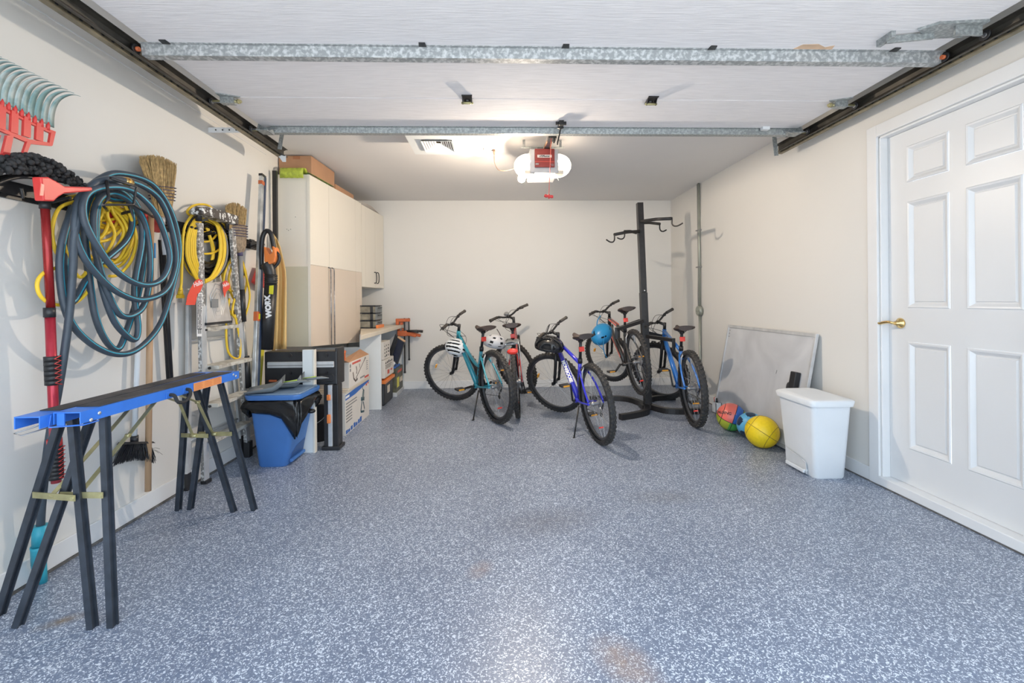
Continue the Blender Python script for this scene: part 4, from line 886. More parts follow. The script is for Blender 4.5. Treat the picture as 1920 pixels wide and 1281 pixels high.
def lp(i, z): (tx, ty), (fx, fy) = LEG[i]; t = 1-z/(ZT-.02); return Vector((tx+(fx-tx)*t, ty+(fy-ty)*t, z))
for i in range(8):
    w = B(); up = (1, 0, 0)
    a, b_ = lp(i, ZT-.02), lp(i, 0.0)
    w.beam(a, b_, .019, .005, up); w.beam(a+Vector((-.008, .0, 0)), b_+Vector((-.008, .0, 0)), .019, .004, up)
    d = (b_-a).normalized(); w.beam(a+Vector((-.004, -.010, 0)), b_+Vector((-.004, -.010, 0)), .004, .022, up); w.beam(a+Vector((.002, .010, 0)), b_+Vector((.002, .010, 0)), .004, .016, up)
    w.build('leg', M_legblk, sh)
for i, j, zc2 in ((0, 1, .455), (2, 3, .455), (4, 5, .44), (6, 7, .44)):
    a, b_ = lp(i, zc2), lp(j, zc2); w = B(); w.beam(a+Vector((0, -.022, 0)), b_+Vector((0, -.022, 0)), .003, .022); w.cyl(b_+Vector((-.01, -.026, 0)), b_+Vector((-.01, -.018, 0)), .006, n=8)
    w.build('cross_bar', M_gold, sh)
    m = a.lerp(b_, .45)+Vector((0, -.026, 0)); near = i < 4; yy = (2.03 if near else 2.10); tp = Vector((LEG[i][0][0]+.03, yy, ZT-.04))
    if near:
        w = B(); mid = m.lerp(tp, .58); w.beam(m, mid, .003, .017, (1, 0, 0)); w.beam(mid+Vector((.004, 0, 0)), tp, .003, .017, (1, 0, 0)); w.cyl(mid-Vector((.006, 0, 0)), mid+Vector((.01, 0, 0)), .008, n=10)
    else:
        w = B(); mid = Vector((tp.x, 2.36, ZT-.125)); tp = Vector((tp.x, 2.17, ZT-.035)); w.beam(tp, mid, .003, .020, (1, 0, 0)); w.beam(mid, m, .003, .015, (1, 0, 0)); w.cyl(mid-Vector((.008, 0, 0)), mid+Vector((.01, 0, 0)), .009, n=10); w.cyl(m-Vector((.012, 0, 0)), m+Vector((.02, 0, 0)), .010, n=10)
    w.build('folding_brace', M_gold, sh)
oy = lambda px: ax(px, 740, -1.455).y
ox = lambda y: -1.447-.023*(y-1.625)/1.01+.001
w = B(); y0, y1 = oy(318), oy(350); yq = lambda t: y0+(y1-y0)*t
w.tube(spline([Vector((ox(yq(0)), yq(0), ZT-.028)), Vector((ox(yq(0))+.02, yq(.02), ZT-.032)), Vector((ox(yq(.1))+.028, yq(.12), ZT-.062)), Vector((ox(yq(.5))+.028, yq(.5), ZT-.072)), Vector((ox(yq(.8))+.028, yq(.86), ZT-.052)), Vector((ox(yq(1))+.02, yq(.98), ZT-.028)), Vector((ox(yq(1)), yq(1), ZT-.024))], 5), .0075, 10); w.build('carry_handle', M_rubber, sh)
for yy in (y0, y1): B().box(ox(yy), ox(yy)+.003, yy-.022, yy+.022, ZT-.040, ZT-.016).build('handle_plate', M_blue, sh, bevel=.001)
w = B(); ya_, yb2 = oy(365), oy(419); w.prism([(ox(ya_), ya_, ZT-.046), (ox(yb2), yb2, ZT-.048), (ox(yb2), yb2, ZT-.011), (ox(ya_), ya_, ZT-.008)], (.0012, 0, 0)); w.build('warning_label', M_orl, sh)['label'] = 'orange warning label'
w = B()
for k in range(3):
    for r in range(5):
        a = ya_+(yb2-ya_)*(k+.08)/3; b2 = ya_+(yb2-ya_)*(k+.08+.8*(.9 if r % 2 else 1))/3; z = ZT-.014-r*.0065
        w.box(ox(a)+.001, ox(a)+.0016, a, b2, z-.0012, z+.0002)
w.build('label_print', M_rust, sh)
w = B()
for yy, zz in ((1.70, -.018), (1.665, -.034), (2.575, -.022), (2.60, -.034)): w.lathe([(0, .003), (.006, .002), (.007, 0)], (ox(yy), yy, ZT+zz), 'X', 10)
w.build('bolt', M_alu, sh)
w = B(); w.tube([(-1.57, 1.70, ZT-.03), (-1.645, 1.60, ZT-.06), (-1.60, 1.58, ZT-.062), (-1.55, 1.66, ZT-.045)], .0025, 6); w.build('wire_clip', M_steel, sh)
w = B(); w.tube([(-1.545, 1.622, ZT-.005), (-1.545, 1.615, ZT-.045), (-1.47, 1.66, ZT-.05), (-1.45, 1.70, ZT-.045)], .003, 6); w.box(-1.525, -1.50, 1.622, 1.626, ZT-.042, ZT); w.build('latch_bracket', M_blue, sh)

# ---------------------------------------------------------------- cabinets
fx = lambda y: -1.655+(y-4.05)*.0873
def fr(px):
    d = _ray(px, 563); t = (-1.655-4.05*.0873)/(d.x-.0873*d.y); return t*d.y
ZB = lambda y: .757-(y-4.05)*.058
ZTc = 2.272
def quadp(w, y0, y1, z00, z01, z10, z11, t, off=0, mi=0):
    "vertical slab on the cabinet front line: near y0 bottom z00/top z10, far y1 bottom z01/top z11"
    w.add([(fx(y0)+off, y0, z00), (fx(y1)+off, y1, z01), (fx(y1)+off, y1, z11), (fx(y0)+off, y0, z10), (fx(y0)+off+t, y0, z00), (fx(y1)+off+t, y1, z01), (fx(y1)+off+t, y1, z11), (fx(y0)+off+t, y0, z10)],
          [(3, 2, 1, 0), (4, 5, 6, 7), (0, 1, 5, 4), (1, 2, 6, 5), (2, 3, 7, 6), (3, 0, 4, 7)], mi)
YA, Y1, Y2, YM, YE = 4.05, fr(614), fr(664), fr(675.5), 5.97
tc_ = thing('tall_cabinet', 'tall cream cabinet with long bar handles hung beside the ochre cloth', 'cabinet', (-1.8, 4.6, ZB(YM)))
w = B(); w.add([(XL+.004, YA, ZB(YA)), (fx(YA), YA, ZB(YA)), (fx(YM), YM, ZB(YM)), (XL+.004, YM, ZB(YM)), (XL+.004, YA, ZTc), (fx(YA), YA, ZTc), (fx(YM), YM, ZTc), (XL+.004, YM, ZTc)], [(3, 2, 1, 0), (4, 5, 6, 7), (0, 1, 5, 4), (1, 2, 6, 5), (2, 3, 7, 6), (3, 0, 4, 7)]); w.build('cabinet_body', M_cream, tc_)
w = B(); w.box(XL+.005, fx(YA), YA-.003, YA, ZB(YA), ay(540, 500, YA).z); w.build('lower_side_panel', M_olive, tc_)['label'] = 'olive-toned lower side panel'
w = B(); e = Vector; w.prism([(fx(YA)-.001, YA-.004, ZB(YA)), (fx(YA)+.020, YA-.004, ZB(YA)), (fx(YA)+.020, YA-.004, ZTc), (fx(YA)-.001, YA-.004, ZTc)], (0, .004, 0)); w.build('edge_band', M_cream, tc_)
zsp = ay(590, 497, 4.1).z
for a, b_ in ((YA, Y1), (Y1, Y2), (Y2, YM)):
    w = B(); quadp(w, a+.002, b_-.002, zsp+.001, zsp+.001, ZTc-.002, ZTc-.002, .018, .002); w.build('upper_door_panel', M_cream, tc_)
    w = B(); quadp(w, a+.002, b_-.002, ZB(a), ZB(b_), zsp-.001, zsp-.001, .018, .002, 0); w.build('door', M_cream2, tc_)['label'] = 'beige lower door'
for px in (612, 618.5):
    y = fr(px); w = B(); x = fx(y)+.02
    w.tube([(x, y, zsp), (x+.022, y, zsp-.01), (x+.024, y, zsp-.03)], .006, 8); w.tube([(x+.024, y, zsp-.03), (x+.024, y, ZB(y)+.002)], .006, 8); w.build('bar_handle', M_steel, tc_)
w = B()
for (px, py) in ((554, 407), (538, 430), (541, 432), (545, 430)): c = ay(px, py, YA-.003); w.cyl(c, c+Vector((0, -.002, 0)), .003, n=8)
w.build('screw_hole', M_ink, tc_)
wc = thing('wall_cabinet', 'cream two-door wall cabinet above the worktop in the back corner', 'cabinet', (-1.7, 5.6, 1.32))
zw0, zw1 = 1.318, 2.258
w = B(); w.add([(XL+.004, YM+.003, zw0), (fx(YM), YM+.003, zw0), (fx(YE), YE, zw0), (XL+.004, YE, zw0), (XL+.004, YM+.003, zw1), (fx(YM), YM+.003, zw1), (fx(YE), YE, zw1), (XL+.004, YE, zw1)], [(3, 2, 1, 0), (4, 5, 6, 7), (0, 1, 5, 4), (1, 2, 6, 5), (2, 3, 7, 6), (3, 0, 4, 7)]); w.build('cabinet_body', M_cream, wc)
YC0, YC1 = fr(683), fr(701)
for a, b_ in ((YM+.003, YC0), (YC0, YC1), (YC1, YE)):
    w = B(); quadp(w, a+.002, b_-.002, zw0, zw0, zw1, zw1, .018, .002); w.build('door', M_cream, wc)
for px, s_ in ((699, -1), (703.5, 1)):
    y = fr(px); x = fx(y)+.02; z = 1.44
    B().tube(spline([(x, y, z+.065), (x+.022, y+.006, z+.06), (x+.026, y+.018, z), (x+.022, y+.006, z-.06), (x, y, z-.065)], 4), .0055, 8).build('pull_handle', M_blackm, wc)
# things on the cabinets
def cbox(name, lab, x0, x1, y0, y1, z0, z1, m, cat='box', bev=.002, grp=None, skew=0.0):
    t = thing(name, lab, cat, ((x0+x1)/2, (y0+y1)/2, z0), group=grp)
    w = B(); w.add([(x0, y0, z0), (x1, y0, z0), (x1+skew, y1, z0), (x0, y1, z0), (x0, y0, z1), (x1, y0, z1), (x1+skew, y1, z1), (x0, y1, z1)], [(3, 2, 1, 0), (4, 5, 6, 7), (0, 1, 5, 4), (1, 2, 6, 5), (2, 3, 7, 6), (3, 0, 4, 7)]); w.build('carton', m, t, bevel=bev); return t
t = cbox('cardboard_box', 'largest brown cardboard box lying on the tall cabinet, above the green packet', -1.925, -1.64, 4.10, 4.62, ZTc+.0, ZC-.012, M_card, skew=.02)
w = B()
for z in (ZC-.03, ZTc+.02): w.box(-1.80, -1.74, 4.097, 4.10, z-.012, z+.016)
w.build('packing_tape', mat('brown_tape', (.35, .15, .07), .4), t)
t = cbox('cardboard_box', 'flat brown cardboard box further back on the tall cabinet', -1.90, -1.625, 4.66, 5.15, ZTc, ZTc+.075, M_card, skew=.03)
B().box(-1.626, -1.612, 4.95, 5.02, ZTc+.02, ZTc+.075).build('packing_tape', M_cardp, t)
t = thing('green_packet', 'crinkled lime green packet overhanging the cabinet top edge', 'packet', (-1.75, 4.05, ZTc))
w = B(); w.sheet([[Vector((x, y, z)) for x, y, z in ((-1.87+.2*k/8, 4.00+.004*(k % 2), ZTc-.045+.004*((k*3) % 2)), (-1.87+.2*k/8, 3.995-.004*(k % 2), ZTc+.01), (-1.87+.2*k/8, 4.01, ZTc+.045), (-1.87+.205*k/8, 4.045, ZTc+.05), (-1.87+.21*k/8, 4.09, ZTc+.003))] for k in range(9)]); w.build('wrapper', M_grn, t, solid=.004)
w = B(); w.sheet([[(-1.68+.02*k/5, 4.05+.09*k, ZTc+.003), (-1.65+.02*k/5, 4.05+.09*k, ZTc+.018-.002*k), (-1.618+.04*k/5, 4.06+.09*k, ZTc+.005)] for k in range(6)]); w.build('folded_edge', mat('dark_green_print', (.12, .18, .04), .5, var=.8, scale=40), t, solid=.003)
t = thing('rolled_papers', 'loose grey paper sheets lying on the wall cabinet', 'paper', (-1.6, 5.6, zw1))
for k in range(2):
    w = B(); w.sheet([[(-1.80+.1*i+.01*k, 5.15+.1*j+.03*k*i/3, zw1+.004+.006*k+(.035*max(0, (i-1.0)/2)*sin(pi*j/7) if k == 0 else .012*sin(i+j))) for j in range(8)] for i in range(4)]); w.build('paper_sheet', M_paper, t, solid=.0015)

# ---------------------------------------------------------------- worktop and what stands under it
wt = thing('worktop', 'pale laminate worktop along the back left wall on white support panels', 'workbench', (-1.5, 5.3, 0))
w = B(); w.prism([(-1.222, 4.10, .802), (-1.222, 5.975, .802), (XL+.004, 5.975, .802), (XL+.004, 5.26, .802), (-1.56, 5.26, .802)], (0, 0, .042)); w.build('top_board', M_top, wt, bevel=.004)
w = B(); w.prism([(-1.92, 4.86, 0), (-1.235, 4.86, 0), (-1.235, 4.86, .80), (-1.455, 4.86, .80), (-1.455, 4.86, .665), (-1.92, 4.86, .665)], (0, .03, 0)); w.build('support_panel', M_board, wt)
w = B(); w.box(-1.92, -1.215, 5.93, 5.96, 0, .80); w.build('support_panel', M_board, wt, bevel=.002)
t = thing('white_post_board', 'tall white board standing upright beside the blue bin', 'board', (-1.43, 3.52, 0), group='white boards under the cabinet')
w = B(); w.box(-1.480, -1.402, 3.50, 3.53, 0, .785); w.build('board_face', M_board, t, bevel=.002)
w = B(); w.box(-1.402, -1.388, 3.494, 3.536, 0, .785); w.build('edge_strip', M_cream, t, bevel=.002)
t = thing('white_post_board', 'short white board standing between the saw stand and the printed boxes', 'board', (-1.31, 3.88, 0), group='white boards under the cabinet')
w = B(); w.box(-1.345, -1.312, 3.86, 3.885, 0, .56); w.build('board_face', M_board, t, bevel=.002)
# folded saw stand: black top case with an aluminium rail and folded legs
ss = thing('folded_saw_stand', 'black folded saw stand with aluminium rail and orange latches under the cabinet', 'tool stand', (-1.5, 3.65, 0))
B().box(-1.80, -1.245, 3.57, 3.70, .505, .765).build('top_case', M_black, ss, bevel=.008)
B().box(-1.77, -1.265, 3.552, 3.57, .642, .688).build('rail', M_alud, ss, bevel=.003)
B().box(-1.77, -1.265, 3.548, 3.553, .658, .664).build('rail_groove', M_gink, ss)
for x in (-1.60, -1.325): B().cyl((x, 3.57, .735), (x, 3.557, .735), .014, n=14).build('knob', M_blackm, ss)
for x in (-1.60, -1.325): B().cyl((x, 3.57, .60), (x, 3.560, .60), .010, n=12).build('knob', M_blackm, ss)
w = B(); w.tube([(-1.41, 3.568, .53), (-1.28, 3.568, .53), (-1.27, 3.568, .54), (-1.27, 3.568, .575), (-1.28, 3.568, .585), (-1.41, 3.568, .585), (-1.42, 3.568, .575), (-1.42, 3.568, .54)], .003, 6, closed=True); w.build('case_moulding', M_blackm, ss)
B().box(-1.262, -1.243, 3.575, 3.74, .50, .79).build('side_arm', M_blackm, ss, bevel=.006)
B().box(-1.345, -1.31, 3.56, 3.62, 0.0, .505).build('leg', M_black, ss, bevel=.004)
B().box(-1.31, -1.278, 3.55, 3.60, 0.03, .505).build('rail_leg', M_alud, ss, bevel=.003)
B().box(-1.278, -1.235, 3.56, 3.66, 0.0, .505).build('leg', M_blackm, ss, bevel=.006)
B().box(-1.36, -1.222, 3.545, 3.68, 0.0, .03).build('foot_plate', M_black, ss, bevel=.006)
for z, h in ((.41, .022), (.245, .034)): B().box(-1.315, -1.288, 3.535, 3.556, z-h, z+h).build('latch', M_orange, ss, bevel=.006)
B().box(-1.76, -1.70, 3.552, 3.568, .535, .55).build('latch', M_rust, ss, bevel=.004)
t = thing('black_bucket', 'dark bucket on the floor behind the folded saw stand', 'bucket', (-1.5, 3.9, 0))
w = B(); w.lathe([(0, 0), (.11, 0), (.14, .30), (.145, .30), (.145, .315), (.135, .315), (.108, .01), (0, .01)], (-1.52, 3.86, 0), 'Z', 24); w.build('pail', M_black, t)
w = B(); w.tube(spline([(-1.66, 3.86, .30), (-1.62, 3.75, .20), (-1.52, 3.71, .15), (-1.42, 3.75, .20), (-1.38, 3.86, .30)], 5), .003, 6); w.build('bail_handle', M_steel, t)
# big printed box, boards, tilted box
def prn(w, X_, y0, y1, z0, z1, mi=0, t=.001): w.box(X_, X_+t, y0, y1, z0, z1, mi)
t = cbox('printed_carton', 'large carton with blue stripe and tool picture, standing on the floor', -1.75, -1.30, 3.92, 4.64, 0, .362, M_print)
w = B(); w.prism([(-1.2995, 3.925, .300), (-1.2995, 4.2, .305), (-1.2995, 4.635, .345), (-1.2995, 4.635, .36), (-1.2995, 4.2, .355), (-1.2995, 3.925, .345)], (.001, 0, 0)); w.build('blue_stripe', M_bink, t)
for k, (yy, zz) in enumerate(((3.93, .02), (3.99, .016), (4.06, .022), (4.14, .026), (4.20, .018), (4.27, .024), (4.33, .03))): B().box(-1.2995, -1.2985, yy, yy+.05, .01, .012+zz*1.5).build('blue_lettering', M_bink, t)
B().box(-1.2995, -1.2983, 3.93, 4.03, .315, .335).build('white_badge', M_wink, t)
w = B()
for k in range(7): prn(w, -1.2995, 3.94, 3.94+(.30 if k < 2 else .16), .262-k*.026, .272-k*.026)
w.build('text_lines', M_gink, t)
w = B(); c = Vector((-1.299, 4.42, .2))
for a, b_, r in (((-.06, -.10), (.03, .10), .014), ((-.05, .02), (.06, .0), .02), ((0, .10), (.01, .15), .008), ((-.06, -.1), (.05, -.12), .012), ((.02, -.02), (.06, -.1), .012), ((.03, .02), (.05, .09), .01)):
    w.tube([c+Vector((0, a[0], a[1])), c+Vector((0, b_[0], b_[1]))], r, 6, flat=1)
w.v = [(-1.2995+(v[0]+1.299)*.04, v[1], v[2]) for v in w.v]; w.build('tool_picture', mat('picture_tool', (.04, .09, .11), .5), t)
w = B(); prn(w, -1.2995, 4.53, 4.57, .315, .335); prn(w, -1.2995, 4.59, 4.625, .325, .342); w.build('red_mark', M_rink, t)
for k, z in enumerate((.362, .378)):
    w = B(); w.box(-1.74, -1.292+.006*k, 3.93+.02*k, 4.66-.02*k, z+.001, z+.015)
    tag(w.build('cream_board', M_cardp, bevel=.002), ('lower', 'upper')[k]+' cream board lying on the big blue-striped carton', 'board', 'boards between the cartons')
t = cbox('trimmer_carton', 'white carton with red title and trimmer picture, flaps open, on top of the boards', -1.72, -1.285, 3.98, 4.60, .395, .62, M_print)
w = B()
for i in range(7): prn(w, -1.2845, 4.07+i*.036, 4.10+i*.036, .588, .606)
w.build('red_title', M_rink, t)
w = B(); prn(w, -1.2845, 4.00, 4.03, .57, .60); prn(w, -1.2845, 4.0, 4.03, .535, .56); w.build('logo_mark', M_gink, t)
w = B(); X_ = -1.2838
def pt2(y, z): return Vector((X_, y, z))
w.tube([pt2(4.17, .45), pt2(4.42, .575)], .006, 6); w.tube([pt2(4.09, .52), pt2(4.11, .46), pt2(4.16, .43), pt2(4.22, .44)], .012, 6); w.tube([pt2(4.18, .56), pt2(4.20, .52), pt2(4.19, .49)], .010, 6); w.tube([pt2(4.28, .57), pt2(4.29, .53)], .006, 6); w.ball(pt2(4.47, .60), .012); w.tube([pt2(4.42, .575), pt2(4.46, .60)], .008, 6)
w.v = [(-1.2848+(v[0]-X_)*.06, v[1], v[2]) for v in w.v]; w.build('trimmer_picture', mat('picture_brown', (.10, .07, .055), .5), t)
w = B()
for k in range(5): prn(w, -1.2845, 4.50, 4.50+.05-.01*(k % 2), .56-k*.02, .568-k*.02)
for k in range(3): prn(w, -1.2845, 4.30+.05*k, 4.34+.05*k, .425, .44)
w.build('text_lines', M_gink, t)
w = B(); prn(w, -1.2845, 4.44, 4.58, .405, .425); w.build('red_footer', M_rink, t)
w = B(); w.prism([(-1.285, 3.98, .62), (-1.36, 4.0, .63), (-1.36, 4.56, .675), (-1.285, 4.60, .62)], (-.003, 0, .001)); w.build('open_flap', M_card, t)
w = B(); w.prism([(-1.72, 3.98, .62), (-1.285, 3.98, .62), (-1.30, 3.90, .65), (-1.70, 3.90, .65)], (0, 0, .003)); w.build('open_flap', M_card, t)
t = thing('red_tool', 'small orange-red tool poking up from the open carton', 'tool', (-1.35, 4.05, .62))
w = B(); w.tube([(-1.36, 4.02, .60), (-1.355, 4.01, .66), (-1.34, 4.0, .70), (-1.32, 4.0, .72)], [.03, .032, .022, .008], 10); w.build('housing', M_rust, t)
# right-hand compartment
t = cbox('small_carton', 'upper of two small black-printed cartons in the far compartment', -1.5, -1.245, 5.02, 5.32, .505, .70, M_print, grp='cartons in the far compartment')
w = B(); random.seed(2)
for i in range(12): yy, zz = 5.05+.08*(i % 3)+random.uniform(0, .02), .53+.038*(i//3); prn(w, -1.2445, yy, yy+random.uniform(.02, .045), zz, zz+random.uniform(.01, .026))
w.build('printed_icons', M_ink, t)
t = cbox('small_carton', 'lower of two small printed cartons in the far compartment, with red marks', -1.5, -1.235, 5.02, 5.46, .30, .50, M_print, grp='cartons in the far compartment')
w = B()
for i in range(5): prn(w, -1.2345, 5.06+.07*i, 5.10+.07*i, .455, .47+.006*(i % 3))
for i in range(3): prn(w, -1.2345, 5.06, 5.36-.03*i, .432-.016*i, .438-.016*i)
w.build('printed_icons', M_ink, t)
w = B(); prn(w, -1.2345, 5.15, 5.24, .33, .375); prn(w, -1.2345, 5.30, 5.38, .35, .37); w.build('red_mark', M_rink, t)
t = thing('black_crate', 'black crate with an open orange lid below the small cartons', 'crate', (-1.35, 5.2, 0))
B().box(-1.5, -1.235, 5.0, 5.42, 0, .255).build('body', M_black, t, bevel=.02)
B().box(-1.236, -1.230, 5.14, 5.24, .12, .20).build('label_patch', M_cardp, t)
w = B(); w.prism([(-1.46, 5.0, .258), (-1.215, 4.98, .245), (-1.215, 5.44, .255), (-1.46, 5.44, .27)], (0, 0, .03)); w.build('lid', M_orange, t, bevel=.004)
t = thing('leather_case', 'black flip case leaning out of the far compartment', 'case', (-1.3, 5.6, .4))
def lean(pts, y, d, name, m, bev=.006): B().prism([ay(a, b, y) for a, b in pts], (0, d, 0)).build(name, m, t, bevel=bev)
lean([(745.5, 632), (759, 641), (745, 684), (733, 674)], 5.50, .05, 'body', M_black)
lean([(746.5, 636), (757, 643), (744.5, 680), (735, 672)], 5.497, .003, 'glossy_cover', mat('glossy_navy', (.015, .02, .04), .15), 0)
lean([(745.5, 631), (759, 640), (758.6, 642), (745, 633)], 5.49, .06, 'brown_edge', M_wood2, 0)
lean([(741, 626), (745.5, 630), (733.5, 668), (728, 664)], 5.53, .05, 'cover_flap', M_black)
t = thing('supply_tin', 'dark supply box with yellow pictures and blue lid, far end of the worktop', 'box', (-1.3, 5.7, .0))
B().box(-1.45, -1.215, 5.50, 5.88, .05, .335).build('box_body', mat('dark_olive_box', (.09, .09, .06), .5, var=.4, scale=12), t, bevel=.004)
B().box(-1.46, -1.205, 5.48, 5.90, 0.0, .05).build('base_tray', M_alud, t, bevel=.004)
B().box(-1.2148, -1.2135, 5.54, 5.66, .10, .22).build('yellow_picture', M_yelb, t); B().box(-1.2148, -1.2135, 5.70, 5.85, .14, .20).build('pale_picture', M_cardp, t); B().box(-1.2148, -1.2135, 5.58, 5.82, .27, .30).build('red_strip', M_rink, t)
B().box(-1.42, -1.23, 5.52, 5.80, .335, .36).build('blue_lid', M_bink, t, bevel=.004)
t = thing('paper_roll', 'crumpled white paper roll tucked beside the blue-lidded box', 'paper', (-1.25, 5.55, .36)); B().tube([(-1.26, 5.50, .38), (-1.24, 5.52, .42), (-1.23, 5.60, .45)], [.018, .024, .016], 8).build('roll', M_wink, t)
# drawer organiser
t = thing('drawer_organiser', 'black three-drawer parts organiser on the worktop', 'organiser', (-1.5, 5.3, .845))
x0, x1, y0, y1, z0 = -1.72, -1.365, 5.16, 5.45, .846
for k in range(4): B().box(x0, x1, y0, y1, z0+k*.083, z0+k*.083+.010).build('shelf', M_black, t)
w = B(); w.box(x1-.06, x1-.03, y0, y0+.006, z0, z0+.25); w.box(x0, x0+.02, y0, y0+.006, z0, z0+.25); w.box(x0, x1-.02, y1-.006, y1, z0, z0+.25); w.build('frame', M_black, t)
for k in range(3):
    z = z0+.012+k*.083
    o = B().box(x0+.02, x1-.005, y0+.008, y1-.01, z, z+.066).build('drawer', M_drawer, t); B().box(x1-.005, x1+.004, y0+.012, y1-.012, z, z+.066).build('drawer_front', M_dust, t)
    B().box(x1+.004, x1+.022, y0+.08, y1-.08, z+.045, z+.052).build('drawer_pull', M_ink, t)
B().box(x1+.003, x1+.03, y0+.0, y1-.03, z0, z0+.034).build('orange_tag', M_orange, t)
# bar clamps on the end of the worktop
for k, (dy, lab, dz) in enumerate(((0, 'orange bar clamp with long bar gripping the worktop corner', 0), (-.10, 'shorter orange bar clamp beside the other on the worktop edge', .16))):
    t = thing('bar_clamp', lab, 'clamp', (-1.19, 5.85+dy, .25), group='clamps on the worktop')
    y = 5.87+dy*(-.3); x = -1.185+.05*k
    B().box(x-.008, x+.008, y-.012, y+.012, .235+dz, .93).build('bar', M_blackm, t)
    w = B(); w.box(x-.11, x+.015, y-.02, y+.02, .885, .925); w.box(x-.11, x-.07, y-.022, y+.022, .846, .89); w.build('fixed_jaw', M_rust, t, bevel=.006)
    w = B(); w.box(x-.09, x+.03, y-.022, y+.022, .70, .77); w.box(x-.09, x-.06, y-.02, y+.02, .77, .802); w.beam((x+.02, y, .735), (x+.15, y-.01, .70), .03, .045, (0, 0, 1), w2=.03, h2=.035); w.build('sliding_jaw', M_rust, t, bevel=.006)
    B().tube([(x+.02, y, .765), (x+.10, y-.005, .765), (x+.18, y-.01, .755)], [.012, .014, .018], 10).build('trigger_grip', M_black, t)
    B().box(x-.012, x+.012, y-.014, y+.014, .225+dz, .245+dz).build('bar_stop', M_black, t)

# ---------------------------------------------------------------- blue bin with liner and dustpans
bb = thing('blue_pedal_bin', 'blue pedal bin with black liner standing by the left wall', 'trash bin', (-1.57, 3.35, 0))
def rb_(t, e=0): return rrect(-1.675-.045*t-e, -1.478+.095*t+e, 3.215-.03*t-e, 3.50+.02*t+e, .47*t, .035)
w = B(); w.loft([rb_(0, -.004), rb_(.02), rb_(.35), rb_(.7), rb_(1)]); w.build('bin_body', M_binb, bb)
w = B(); f = lambda y, z: (-1.478+.095*z/.47+.0015, y, z)
w.add([f(3.26, .02), f(3.47, .02), f(3.465, .13), f(3.33, .115), f(3.265, .08)], [(0, 1, 2, 3, 4)]); w.build('pedal_recess', mat('recess_shade_blue', (.03, .09, .26), .5), bb, solid=.003)  # flat patch; the hollow's shade is put into a darker blue
w = B(); w.beam((-1.455, 3.24, .035), (-1.455, 3.46, .035), .02, .02); w.build('pedal', M_binb, bb, bevel=.004)
w = B(); lid = lambda z, s_: rrect(-1.735-s_, -1.358+s_, 3.155-s_, 3.54+s_, z, .05)
w.loft([lid(.478, .0), lid(.50, .006), lid(.512, .004)]); w.build('lid', M_binb, bb)
w = B(); w.loft([lid(.5125, -.006), lid(.520, -.012)]); w.build('lid_top', M_lidg, bb)['label'] = 'dusty blue-grey lid top'
random.seed(31); w = B(); rows = []
base = rb_(1); n = 72
def samp(ring, t):
    L = len(ring); f_ = t*L; i = int(f_) % L; a, b_ = Vector(ring[i]), Vector(ring[(i+1) % L]); return a.lerp(b_, f_-int(f_))
cen = Vector((-1.55, 3.36, 0)); jit = [random.uniform(-1, 1) for _ in range(n+1)]; jit[n] = jit[0]
for k in range(7):
    row = []
    for j in range(n):
        t = j/n; p = samp(base, t); out = Vector((p.x-cen.x, p.y-cen.y, 0)).normalized()
        long_ = math.exp(-((p.x+1.42)/.055)**2-((p.y-3.21)/.10)**2)
        drop = .095+.03*sin(t*17)+.012*jit[j]+.17*long_
        bul = .016+.022*sin(k/6*pi)*(1+.6*sin(t*55+k))+.011*jit[(j*3+k) % n]
        if k == 6: bul = .006+.004*jit[j]
        row.append(Vector((p.x, p.y, .474-drop*k/6))+out*bul)
    rows.append(row+[row[0]])
w.sheet(rows); w.build('bin_liner', M_bag, bb, solid=.0015)['label'] = 'shiny black liner draped over the rim'
w = B(); w.ball(ax(583, 771, -1.345), .028, (1.2, .8, .6)); w.ball(ax(476, 762, -1.74), .035, (1, 1, 1)); w.build('liner_knot', M_bag, bb)
# dustpans
def dustpan(name, lab, o, d, L, wd, z, big):
    t = thing(name, lab, 'dustpan', (o[0], o[1], z), group='dustpans on the blue bin'); o = Vector((*o, 0)); d = Vector((*d, 0)).normalized(); s_ = Vector((-d.y, d.x, 0))
    w = B(); rows = []
    for i in range(9):
        u = i/8; row = []
        for j in range(9):
            v = j/8*2-1; wall = max(0, abs(v)-.78)/.22; back = max(0, u-.72)/.28
            h = .008+.045*wall*(.25+.75*u)+.045*back**1.5
            row.append(o+d*(L*u)+s_*(v*wd*(.5+.03*wall))+Vector((0, 0, z+h)))
        rows.append(row)
    w.sheet(rows); w.build('pan', M_dust, t, solid=.004)
    w = B(); a = o+d*(L*.95)+Vector((0, 0, z+.045)); w.tube([a, a+d*.06+Vector((0, 0, .008)), a+d*.14+Vector((0, 0, .012)), a+d*.19+Vector((0, 0, .006))], [.012, .018, .017, .004], 10, flat=.6); w.build('handle', M_dust, t)
    w = B(); w.tube([a+d*.01+Vector((0, 0, .014)), a+d*.10+Vector((0, 0, .022))], [.006, .010], 8, flat=.4); w.build('handle_grip', M_lime, t)['label'] = 'lime green grip'
    if big:
        w = B()
        for j in range(12):
            v = -.7+j*.127; w.tube([o+d*(L*.04)+s_*(v*wd*.5)+Vector((0, 0, z+.013)), o+d*(L*.40)+s_*(v*wd*.5)+Vector((0, 0, z+.013))], .0022, 5)
        w.build('comb_ribs', M_gink, t)
dustpan('dustpan', 'larger grey dustpan with comb ribs on the blue bin lid', (-1.74, 3.21), (1, .34), .23, .20, .521, True)
dustpan('dustpan', 'dustpan with lime green handle grip lying behind the larger one', (-1.60, 3.38), (1, .25), .16, .15, .524, False)

